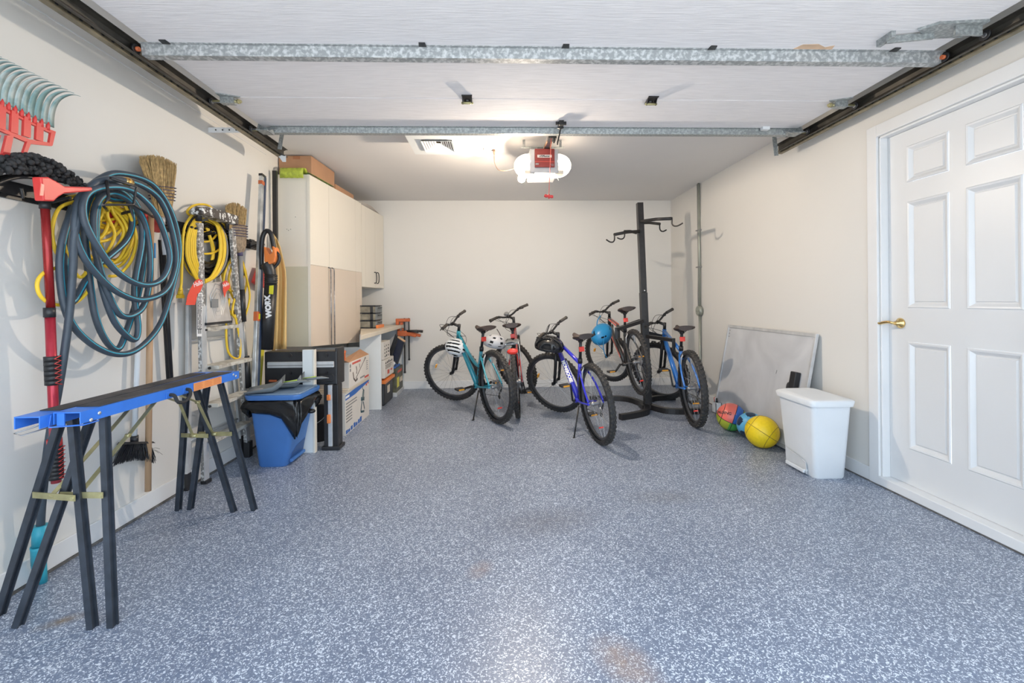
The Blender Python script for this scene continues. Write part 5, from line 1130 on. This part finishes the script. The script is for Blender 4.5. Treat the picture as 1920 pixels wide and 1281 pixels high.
# ---------------------------------------------------------------- blower, cloth and standard beside the cabinet
wsd = B(); a, b_ = ay(516, 321, 3.95), ay(516, 486, 3.95); wsd.box(a.x-.017, a.x+.017, 3.93, 3.96, b_.z, a.z); wsd.box(a.x-.008, a.x+.008, 3.928, 3.93, b_.z+.02, a.z-.03)
tag(wsd.build('shelf_standard', M_blackm, bevel=.002), 'black slotted metal strip mounted beside the tall cabinet', 'shelf strip')
cl = B(); rows = []
for i in range(15):
    v = i/14; row = []; y_ = 448+207*v
    for j in range(17):
        u = j/16; l = 512-2.5*v; r = 519+18*min(1, v*3.2)**.7; px = l+(r-l)*u
        row.append(ay(px, y_-(1-u)*10*(v < .05)+ (4 if u < .2 else 0)*v, 3.90+.035*sin(u*11+1.5*v)*(0.4+.6*v)))
    rows.append(row)
cl.sheet(rows); cl = cl.build('ochre_cloth', M_cloth, solid=.004); tag(cl, 'long ochre cloth hanging against the tall cabinet side', 'cloth')
bl = thing('leaf_blower', 'black and orange blower with long nozzle hanging nozzle-down', 'leaf blower', (-1.86, 3.74, .76))
YBL = 3.52; A = lambda x, y, d=0: ay(x, y, YBL+d)
B().cyl(A(508, 534), A(499, 655), .044, .048, n=24).build('nozzle_tube', M_black, bl)
B().cyl(A(508, 515), A(507.5, 536), .044, .043, n=24).build('collar_bellows', M_blackm, bl)
w = B()
for k in range(4): w.lathe([(.044, -.004), (.048, 0), (.044, .004)], A(508, 518+4*k), 'Z', 24)
w.build('collar_rings', M_black, bl)
w = B(); w.tube(spline([A(492, 505), A(490, 488), A(491, 455), A(494, 440), A(500, 433), A(507, 437), A(511, 450), A(514, 468)], 5), .017, 10); w.build('loop_handle', M_black, bl)
w = B(); w.tube(spline([A(508, 520), A(505, 505), A(500, 495)], 4), [.040, .041, .042, .043, .044, .045, .046, .046, .047], 14); w.build('fan_housing', M_black, bl)
w = B(); w.prism([A(x, y, -.035) for x, y in ((494, 462), (497, 464), (505, 477), (510, 474), (510, 461), (515, 465), (517, 480), (514, 492), (502, 497), (495, 490))], (0, .075, 0)); w.build('shroud', M_orange, bl, bevel=.008)
w = B(); w.tube(spline([A(514, 470), A(521, 476), A(524, 484), A(521, 494), A(514, 502), A(510, 514)], 4), .012, 8); w.build('guard_bar', M_black, bl)
w = B(); w.prism([A(x, y, -.046) for x, y in ((505, 536), (513, 535), (512, 552), (504, 551))], (0, .002, 0)); w.build('warning_label', M_ylab, bl)
c = A(503, 575, -.045); text('WORX', 'brand_lettering', M_wink, bl, c, (A(502, 555)-A(505, 595))*1.0, (-1, 0, 0), .052, depth=.002, bold=.0035)
# ---------------------------------------------------------------- bicycles
V3 = Vector
def wheel(root, ax_, R, M, tw, name, flat_hub=True, reflector=None, knob=True, rear=False):
    ax_ = V3(ax_); w = B(); prof = [(R-.010+0, 0)]
    ri = R-.052
    prof = [(ri+.012, -tw*.42), (ri+.025, -tw*.5), (R-.016, -tw*.5), (R-.006, -tw*.36), (R-.001, 0), (R-.006, tw*.36), (R-.016, tw*.5), (ri+.025, tw*.5), (ri+.012, tw*.42)]
    w.lathe(prof, ax_, 'Y', 56)
    if knob:
        n = 52
        for i in range(n):
            for s_, h in ((-1, 0), (1, .5), (0, .25)):
                a = 2*pi*(i+h)/n; c, d = cos(a), sin(a); rr = R-.002 if s_ == 0 else R-.008
                yy = s_*tw*.34; wd = tw*.13 if s_ else tw*.10; o = ax_+V3((c*rr, yy, d*rr)); t_ = V3((-d, 0, c)); r_ = V3((c, 0, d)); y_ = V3((0, 1, 0))
                vs = [o+t_*(.009*i1)+y_*(wd*j1)+r_*(.006*k1) for i1 in (-1, 1) for j1 in (-1, 1) for k1 in (-1, 1)]
                w.add(vs, [(0, 1, 3, 2), (4, 6, 7, 5), (0, 4, 5, 1), (2, 3, 7, 6), (0, 2, 6, 4), (1, 5, 7, 3)], 1)
    w.xf(M); ty = w.build(name, [M_tyre, M_tyret], root)
    w = B(); w.lathe([(ri-.008, -.010), (ri+.014, -.012), (ri+.014, .012), (ri-.008, .010)], ax_, 'Y', 48, closed=True, sm=False); w.xf(M); w.build('rim', M_rim, ty)
    w = B()
    for i in range(28):
        a = 2*pi*i/28; b_ = a+(.45 if i % 4 < 2 else -.45); s_ = -1 if i % 2 else 1
        w.tube([ax_+V3((.022*cos(b_), s_*.026, .022*sin(b_))), ax_+V3(((ri-.005)*cos(a), 0, (ri-.005)*sin(a)))], .0011, 3, caps=False)
    w.xf(M); w.build('spokes', M_chrome, ty)
    w = B(); w.tube([ax_+V3((0, -.05, 0)), ax_+V3((0, -.028, 0)), ax_+V3((0, 0, 0)), ax_+V3((0, .028, 0)), ax_+V3((0, .05, 0))], [.008, .022, .014, .022, .008], 12); w.xf(M); w.build('hub', M_steel, ty)
    if reflector is not None:
        a = reflector; c = ax_+V3((.2*cos(a), 0, .2*sin(a))); w = B(); w.beam(c-V3((-sin(a), 0, cos(a)))*.02, c+V3((-sin(a), 0, cos(a)))*.02, .012, .03, (0, 1, 0)); w.xf(M); w.build('wheel_reflector', M_redl if rear else M_amber, ty)
    return ty

def bicycle(label, loc, head, lean, steer, fmat, R=.342, wb=1.05, pitch=0, style='diamond', sc=1.0, crank=-.5, decal=None, fork=None, saddle_h=.87, kick=True, group='bicycles parked at the back of the garage', saddle_m=None, tw=.052, refl='red', light=False, carrier=False, text_=None, bar_rise=.0, mudguard=False, post_m=None):
    root = thing('bicycle', label, 'bicycle', group=group)
    s = V3((-.342, 0, .94)); f = V3((.94, 0, .342)); RA = V3((0, 0, R)); FA = V3((wb, 0, R)); BBk = V3((.41, 0, .285))
    crown = FA-f*.04+s*(.40*R/.342); h1 = crown+s*.125; fork = fork or M_blackm; I = Matrix.Identity(4)
    SR = Matrix.Translation(crown) @ Matrix.Rotation(steer, 4, s) @ Matrix.Translation(-crown)
    seat = V3((.27, 0, .665*R/.342)); tt = h1-s*.02
    # frame ----------------------------------------------------------------
    w = B(); w.tube([BBk, crown+s*.03], [.026, .024], 14); w.tube([crown+s*.0, h1], [.022, .021], 14); w.tube([BBk, seat+V3((-.008, 0, .03))], [.018, .017], 12)
    if style == 'step': w.tube(spline([h1-s*.03, V3((.60, 0, .60)), V3((.42, 0, .505)), V3((.325, 0, .50))], 5), .018, 12); w.tube([V3((.335, 0, .50)), V3((.30, 0, .62))], .012, 8)
    else: w.tube([tt, seat+V3((0, 0, -.02))], [.018, .016], 12)
    for y in (-1, 1):
        w.tube(spline([seat+V3((0, y*.018, -.05)), V3((.17, y*.045, .56*R/.342)), V3((.08, y*.062, .46*R/.342)), RA+V3((0, y*.066, .015))], 4), .009, 8)
        w.tube(spline([BBk+V3((-.02, y*.025, 0)), V3((.26, y*.04, .30)), V3((.15, y*.06, .32)), RA+V3((0, y*.066, 0))], 4), .0095, 8)
    w.tube([V3((.19, -.045, .585*R/.342)), V3((.19, .045, .585*R/.342))], .009, 8); w.cyl(BBk-V3((0, .036, 0)), BBk+V3((0, .036, 0)), .022, n=16)
    fo = w.build('frame', fmat, root); fo['label'] = 'painted metal frame'
    if decal:
        dv = (crown-BBk).normalized(); n_ = V3((0, -1, 0))
        for y in (-1, 1):
            a, b_ = BBk.lerp(crown, .18), BBk.lerp(crown, .74); B().beam(a+V3((0, y*.0245, 0)), b_+V3((0, y*.0245, 0)), .004, .028, (0, 0, 1)).build('down_tube_decal', decal, root)
            a, b_ = tt.lerp(seat, .05), tt.lerp(seat, .55)
            if style != 'step': B().beam(a+V3((0, y*.0165, 0)), b_+V3((0, y*.0165, 0)), .004, .022, (0, 0, 1)).build('top_tube_decal', decal, root)
    if text_:
        dv = (crown-BBk).normalized()
        for y in (-1, 1):
            n_ = (V3((0, y*(.50 if y > 0 else 1), 0))+V3((-dv.z, 0, dv.x))*(.87 if y > 0 else 0)).normalized(); p = BBk.lerp(crown+s*.03, .50)+n_*.0262; dv = (crown+s*.03-BBk).normalized(); xd = dv*(-1 if y > 0 else 1)
            tx = text(text_, 'frame_lettering', M_wink, root, p, xd, n_.cross(xd), .046, depth=.0022, bold=.0022)
    wheel(root, RA, R, I, tw, 'rear_wheel', reflector=-1.9, rear=True)
    wheel(root, FA, R, SR, tw, 'front_wheel', reflector=.5)
    # fork
    w = B()
    for y in (-1, 1): w.tube([crown+V3((0, y*.05, -.005)), crown+V3((0, y*.05, 0))-s*.16, FA+V3((0, y*.05, 0))-f*.028+s*.02], [.017, .017, .014], 10); w.tube([FA+V3((0, y*.05, 0))-f*.02+s*.03, FA+V3((0, y*.045, 0))], [.016, .010], 8)
    w.tube([crown+V3((0, -.058, 0)), crown+V3((0, .058, 0))], .018, 10); w.tube([FA+V3((0, 0, R+.02))-f*.03+V3((0, -.05, -.02)), FA+V3((-.02, 0, R+.012)), FA+V3((0, 0, R+.02))-f*.03+V3((0, .05, -.02))], .008, 8); w.xf(SR); w.build('fork', fork, root)
    # cockpit
    st0, st1 = h1+s*.005, h1+s*(.055+bar_rise); bc_ = st1+f*.075+V3((0, 0, .012))
    w = B(); w.tube([st0, st1+s*.02], .0165, 12); w.tube([st1, bc_], [.016, .014], 10); w.tube([bc_-V3((0, .022, 0)), bc_+V3((0, .022, 0))], .018, 10); w.xf(SR); w.build('stem', M_blackm, root)
    w = B(); hb = [bc_+V3((-.035, -.30, .045)), bc_+V3((-.022, -.17, .045)), bc_+V3((.0, -.075, .012)), bc_+V3((0, 0, 0)), bc_+V3((.0, .075, .012)), bc_+V3((-.022, .17, .045)), bc_+V3((-.035, .30, .045))]
    w.tube(spline(hb, 4), .011, 10); w.xf(SR); hbo = w.build('handlebar', M_blackm, root)
    for y in (0, -1):
        a, b_ = hb[y], hb[y].lerp(hb[1 if y == 0 else -2], .92)
        w = B(); w.tube([a, a.lerp(b_, .06), a.lerp(b_, .1), b_], [.018, .0185, .016, .0165], 12); w.xf(SR); w.build('grip', M_grip, hbo)
        c = hb[1 if y == 0 else -2]; sg = -1 if y == 0 else 1
        w = B(); w.tube([c+V3((0, -sg*.02, 0)), c+V3((.025, -sg*.01, -.008)), c+V3((.045, sg*.04, -.018)), c+V3((.040, sg*.095, -.026))], [.012, .009, .006, .005], 8); w.ball(c+V3((.005, -sg*.03, -.012)), .017, (1, 1.3, .8)); w.xf(SR); w.build('brake_lever', M_blackm, hbo)
    w = B()
    for sg in (-1, 1):
        c = bc_+V3((-.01, sg*.15, .03)); w.tube([SR @ p for p in spline([c, c+V3((.10, -sg*.03, .01)), bc_+V3((.11, sg*.02, -.06)), bc_+V3((.03, sg*.0, -.16)), crown+V3((.02, -sg*.02, .0))], 6)], .0026, 5)
        w.tube([SR @ p for p in spline([c, c+V3((.08, 0, -.02)), bc_+V3((.07, -sg*.05, -.10)), h1+V3((.02, -sg*.03, -.05))], 6)]+[tt.lerp(seat, .25)+V3((0, sg*.02, .0))], .0026, 5)
    w.build('cables', M_black, root)
    # seat
    st = seat+V3((-.342, 0, .94))*((saddle_h-seat.z)/.94-.030)
    B().tube([seat, st], .0135, 12).build('seat_post', post_m or M_blackm, root)
    B().tube([seat+V3((0, 0, -.012)), seat+V3((-.008, 0, .03))], .021, 12).build('seat_clamp', M_blackm, root)
    w = B(); rings = []
    for i in range(12):
        u = i/11; x = -.125+.27*u; wd = .098*(1-((u-.16)/.32)**2*.35) if u < .45 else .056*(1-u)**.9+.019
        if u < .05: wd = .062
        z = .012*cos(u*5)+.0; rings.append([st+V3((x, wd*cos(a), .040+z+(.020*sin(a) if sin(a) > 0 else .030*sin(a)*(1-.4*u)))) for a in [2*pi*k/16 for k in range(16)]])
    w.loft(rings).build('saddle', saddle_m or M_sad, root)
    w = B()
    for y in (-.02, .02): w.tube([st+V3((-.09, y, .025)), st+V3((-.03, y, .004)), st+V3((.05, y, .004)), st+V3((.11, y*.5, .028))], .0035, 6)
    w.cyl(st+V3((0, -.02, .0)), st+V3((0, .02, .0)), .013, n=10); w.build('saddle_rails', M_blackm, root)
    if refl: c = seat.lerp(st, .62)+V3((-.026, 0, 0)); B().box(c.x-.010, c.x+.006, -.024, .024, c.z-.022, c.z+.022).build('rear_reflector', M_redl, root, bevel=.003)['label'] = 'red rear reflector'
    # drivetrain
    w = B(); w.lathe([(.05, -.046), (.088, -.046), (.090, -.049), (.088, -.052), (.05, -.052)], BBk, 'Y', 36, closed=True, sm=False)
    for k in range(4): a = crank+pi/2*k; w.beam(BBk+V3((0, -.049, 0)), BBk+V3((.06*cos(a), -.049, .06*sin(a))), .005, .014, (0, 1, 0))
    w.build('chainring', M_blackm, root)
    w = B()
    for k in range(6): w.lathe([(.018, -.030-.004*k), (.045-.0045*k, -.030-.004*k), (.045-.0045*k, -.032-.004*k), (.018, -.032-.004*k)], RA, 'Y', 24, closed=True, sm=False)
    w.build('cassette', M_steel, root)
    w = B(); dr = RA+V3((.02, -.05, -.075)); w.tube([BBk+V3((0, -.049, .088)), RA+V3((0, -.045, .036))], .0035, 5); w.tube([BBk+V3((0, -.049, -.088)), dr+V3((.01, 0, -.03)), dr+V3((-.02, 0, 0)), RA+V3((.03, -.045, -.02))], .0035, 5); w.build('chain', M_steel, root)
    w = B(); w.tube([RA+V3((0, -.055, 0)), RA+V3((.02, -.062, -.035)), dr, dr+V3((.01, 0, -.04))], [.012, .014, .009, .008], 8); w.lathe([(.0, -.004), (.02, -.004), (.02, .004), (0, .004)], dr+V3((.01, 0, -.035)), 'Y', 12); w.build('derailleur', M_blackm, root)
    for sg, a in ((-1, crank), (1, crank+pi)):
        y0 = sg*.062; e = BBk+V3((.165*cos(a), sg*.075, .165*sin(a)))
        w = B(); w.tube([BBk+V3((0, sg*.03, 0)), BBk+V3((0, y0, 0))], .010, 8); w.beam(BBk+V3((0, y0, 0)), e, .026, .012, (0, 1, 0), w2=.018, h2=.012); ck = w.build('crank', M_blackm, root)
        pd = e+V3((0, sg*.055, 0)); w = B(); w.box(pd.x-.045, pd.x+.045, pd.y-.045, pd.y+.045, pd.z-.011, pd.z+.011); w.build('pedal', M_black, ck, bevel=.004)
        w = B()
        for q in (-1, 1): w.box(pd.x+q*.0455-.002, pd.x+q*.0455+.002, pd.y-.03, pd.y+.03, pd.z-.007, pd.z+.007)
        w.build('pedal_reflector', M_amber, ck)['label'] = 'amber pedal reflectors'
    # brakes
    w = B()
    for y in (-1, 1): w.tube([V3((.145, y*.045, .53*R/.342)), V3((.13, y*.042, .60*R/.342)), V3((.13, y*.02, .64*R/.342))], .007, 6)
    w.tube([V3((.13, -.03, .63*R/.342)), V3((.13, .03, .64*R/.342))], .003, 5); w.build('rear_brake', M_alud, root)
    w = B(); c = crown-s*.06+f*.03
    for y in (-1, 1): w.tube([c+V3((0, y*.045, -.05)), c+V3((.005, y*.042, 0)), c+V3((.005, y*.018, .035))], .007, 6)
    w.xf(SR); w.build('front_brake', M_blackm, root)
    if kick: w = B(); w.tube([V3((.27, .055, .27)), V3((.20, .16, .012))], .007, 8); w.tube([V3((.20, .155, .02)), V3((.19, .175, .006))], .010, 8); w.build('kickstand', M_blackm, root)
    if mudguard:
        for A_, M_, a0, a1 in ((RA, I, 20, 170), (FA, SR, 30, 165)):
            rows = []
            for k in range(18):
                a = radians(a0+(a1-a0)*k/17); rows.append([A_+V3(((R+.02)*cos(a), y, (R+.02)*sin(a)-abs(y)*.2)) for y in (-.03, -.015, 0, .015, .03)])
            w = B(); w.sheet(rows).xf(M_); w.build('mudguard', M_black, root, solid=.002)
    if carrier:
        w = B(); z = .735
        for y in (-.06, 0, .06): w.tube([V3((.20, y, z)), V3((-.16, y, z))], .006, 6)
        for x in (.19, .02, -.15): w.tube([V3((x, -.06, z)), V3((x, .06, z))], .006, 6)
        for y in (-1, 1): w.tube([V3((.0, y*.075, R)), V3((-.03, y*.062, z))], .005, 6)
        w.build('carrier', M_alud, root)
        w = B(); w.sheet([[V3((x, y, z+.012+.012*sin(y*40+x*30))) for y in (-.06, -.03, 0, .03, .06)] for x in (-.17, -.08, .0, .1, .19)]); w.build('folded_cover', M_dust, root, solid=.004)
        w = B(); w.ball(V3((-.17, 0, .665)), .04, (.45, 1.35, .75), 14); w.build('tail_light', M_redl, root)['label'] = 'red tail light under the carrier'
    if light: w = B(); w.ball(bc_+V3((.03, 0, .035)), .035, (1, .9, .7)); w.xf(SR); w.build('front_light', M_gink, root)
    root.location = loc; root.rotation_euler = (-lean, -pitch, head); root.scale = (sc,)*3
    return root
D = radians
bicycle('teal step-through bicycle nearest the worktop, white helmet at its handlebar', (0.0, 4.257, 0), D(117), D(3), D(45), M_tealf, style='step', crank=D(165), decal=None, tw=.054, light=False)
bicycle('dark red bicycle seen from behind with grey carrier and red tail light', (.205, 4.46, 0), D(86), D(4), D(44), M_redf, R=.345, crank=D(-60), carrier=True, mudguard=False, light=True, kick=False, tw=.045, bar_rise=.06, saddle_h=.88, refl='red')
bicycle('royal blue bicycle with white down-tube lettering and black helmet, standing foremost', (.818, 3.60, 0), D(101), D(6), D(42), M_bluef, sc=.94, crank=D(-80), text_='MONGOOSE', saddle_h=.89)
bicycle('black bicycle with coral decals hung off the floor, blue helmet on its bars', (1.405, 4.38, .215), D(92), D(6), D(38), M_blkf, R=.342, wb=1.03, pitch=D(-3), crank=D(150), decal=M_coral, kick=False, sc=.94, saddle_h=.885, tw=.046, saddle_m=M_sad)
bicycle('sky blue bicycle with knobbly tyres beside the right wall, rightmost of all', (1.775, 4.03, 0), D(84), D(3), D(48), M_skyf, crank=D(-100), kick=False, tw=.058, saddle_h=.86)
# ---------------------------------------------------------------- helmets
def helmet(label, c, rot, shell, vents, r=.105, strap=M_black, vent_m=None, straps=None):
    t = thing('bike_helmet', label, 'helmet', tuple(c), group='helmets hung on the handlebars'); Rm = Euler(rot).to_matrix(); c = V3(c)
    w = B(); n, k = 96, 48; sx, sy, sz = 1.22, .92, .88
    def P_(i, j, e=1.0):
        th = pi*.60*i/k; a = 2*pi*j/n; return c+Rm @ V3((r*sx*e*sin(th)*cos(a), r*sy*e*sin(th)*sin(a), r*sz*e*cos(th)))
    vs = [P_(i, j) for i in range(k+1) for j in range(n)]; fs = []
    for i in range(k):
        for j in range(n):
            th = .60*i/k*pi; a = 2*pi*j/n; y = sin(th)*sin(a); x = sin(th)*cos(a); hole = False
            if vents == 'road': hole = (i > 5 and i < k-6) and (((y+1.05)*2.6) % 1 < .46) and not (abs(x-.1+.15*y) < .10)
            elif vents == 'round': hole = (12 <= i < 18 and j % 19 in range(5, 12)) or (26 <= i < 33 and (j+7) % 16 in range(5, 10)) or (38 <= i < 41 and j % 14 in range(5, 10))
            elif vents == 'slot': hole = (20 <= i < 24 and j % 24 in range(8, 18))
            if not hole: fs.append((i*n+j, (i+1)*n+j, (i+1)*n+(j+1) % n, i*n+(j+1) % n))
    w.add(vs, fs, 0, True); w.build('shell', shell, t, solid=.005)
    w = B(); vs = [P_(i, j, .88) for i in range(k+1) for j in range(n)]; w.add(vs, [(i*n+j, (i+1)*n+j, (i+1)*n+(j+1) % n, i*n+(j+1) % n) for i in range(k) for j in range(n)], 0, True); w.build('liner', M_foam, t, solid=.004)
    if straps:
        w = B()
        for S_ in straps: w.tube(spline([V3(p) for p in S_], 5), .006, 4, flat=.35)
        w.build('strap', strap, t)
    return t
a = ay(856, 652, 4.90)
helmet('white and black vented helmet hanging from the teal bicycle handlebar', a, (D(80), D(20), D(30)), M_hwhite, 'road', .105, straps=[[a+V3((.03, -.02, .0)), a+V3((.10, -.03, .05)), a+V3((.10, -.02, .12)), a+V3((.05, 0, .17))], [a+V3((.06, -.04, -.02)), a+V3((.10, -.05, .03)), a+V3((.07, -.03, .10))]])
a = ay(928, 643, 4.62)
helmet('light grey helmet with round vents hanging between the teal and red bicycles', a, (D(20), D(10), D(10)), M_hgrey, 'round', .095, straps=[[a+V3((.04, -.02, -.02)), a+V3((.06, 0, .06)), a+V3((.02, .02, .14))]])
a = ay(1030, 649, 4.22)
helmet('glossy black vented helmet on the royal blue bicycle handlebar', a, (D(10), D(8), D(-15)), M_hblack, 'road', .112, straps=[[a+V3((-.03, 0, .04)), a+V3((-.02, .03, .12)), a+V3((.01, .05, .2))]])
a = ay(1128, 627, 4.82)
helmet('bright blue skate-style helmet with dangling blue straps', a, (D(30), D(-38), D(40)), M_hblue, 'slot', .112, strap=M_hblue, straps=[[a+V3((.02, -.09, .02)), a+V3((-.01, -.12, -.08)), a+V3((.0, -.11, -.18)), a+V3((.03, -.10, -.24))], [a+V3((-.09, -.06, -.02)), a+V3((-.06, -.10, -.10)), a+V3((0, -.11, -.16))], [a+V3((-.05, 0, .05)), a+V3((-.04, .02, .14)), a+V3((0, .04, .2))]])

# ---------------------------------------------------------------- freestanding bike rack
rk2 = thing('bike_rack', 'tall black freestanding bike rack post with hook arms and curved feet', 'bike rack', (1.56, 4.70, 0))
pb0, pt0 = V3((1.575, 4.70, .03)), V3((1.525, 4.76, 2.17))
def at(t): return pb0.lerp(pt0, t)
w = B(); w.beam(pb0, at(.555), .070, .070, (0, 1, 0)); w.build('lower_post', M_blackm, rk2, bevel=.003)
w = B(); w.beam(at(.555), pt0, .062, .062, (0, 1, 0)); w.build('upper_post', M_blackm, rk2, bevel=.003)
dsl = (pt0-pb0).normalized()
for i in range(24):
    t = .40+.57*i/23
    if .53 < t < .58: continue
    c = at(t)+V3((.004, -.0355 if t < .555 else -.0315, 0)); w = B(); w.box(c.x-.006, c.x+.006, c.y-.001, c.y+.001, c.z-.004, c.z+.010); w.box(c.x-.003, c.x+.003, c.y-.001, c.y+.001, c.z-.018, c.z-.004); w.build('keyhole_slot', M_ink, rk2)
w = B(); c = at(.565)+V3((.004, -.034, 0)); w.ball(c, .008, (1, .6, 1)); w.build('bolt_head', M_chrome, rk2)
def arm(p, q, hook, name='hook_arm', r=.016):
    w = B(); w.tube([p, p.lerp(q, .5)+V3((0, 0, .008)), q], r, 10)
    e = q+V3((0, 0, -.07)); d = (V3((q.x-p.x, q.y-p.y, 0))).normalized()
    w.tube(spline([q, q+V3((0, 0, -.05)), e+d*.02+V3((0, 0, -.005)), e+d*.06+V3((0, 0, -.008)), e+d*.11+V3((0, 0, .012))], 4), .0075, 8); w.build(name, M_blackm, rk2)
za = 1.98
arm(V3((1.52, 4.70, 1.965)), ay(1260, 410, 4.45), 1); arm(V3((1.52, 4.80, 1.965)), ay(1237, 420, 4.98), 1)
arm(V3((1.50, 4.70, 1.86)), ay(1152, 440, 4.52), 1); arm(V3((1.50, 4.80, 1.86)), ay(1171, 434, 4.95), 1)
def larm(p, q):
    w = B(); w.beam(p, q, .045, .035); w.beam(q+V3((0, 0, .02)), q+V3((0, 0, -.10)), .02, .03, (1, 0, 0)); w.build('support_arm', M_blackm, rk2, bevel=.003)
larm(V3((1.57, 4.66, .76)), ay(1263, 638, 4.42)); larm(V3((1.56, 4.76, .80)), ay(1245, 632, 5.0))
larm(V3((1.53, 4.70, .92)), ay(1156, 618, 4.62)); larm(V3((1.53, 4.78, .92)), ay(1160, 616, 5.0))
def foot(pts, name='curved_foot'):
    P_ = spline([V3((p[0], p[1], 0)) for p in pts], 6); rings = []
    for i, p in enumerate(P_):
        d = (P_[min(i+1, len(P_)-1)]-P_[max(i-1, 0)]).normalized(); s_ = V3((-d.y, d.x, 0))*.028
        rings.append([p-s_+V3((0, 0, .0)), p+s_+V3((0, 0, .0)), p+s_+V3((0, 0, .055)), p-s_+V3((0, 0, .055))])
    w = B(); w.loft(rings, sm=False); w.build(name, M_blackm, rk2, bevel=.003)
foot([(1.05, 5.10), (1.36, 5.10), (1.50, 4.98), (1.545, 4.74), (1.50, 4.50), (1.36, 4.37), (1.17, 4.28)])
foot([(2.02, 5.10), (1.80, 5.08), (1.66, 4.96), (1.60, 4.74), (1.66, 4.54), (1.80, 4.46), (2.06, 4.47)])
w = B(); w.box(1.50, 1.64, 4.64, 4.78, .0, .05); w.build('base_plate', M_blackm, rk2, bevel=.003)
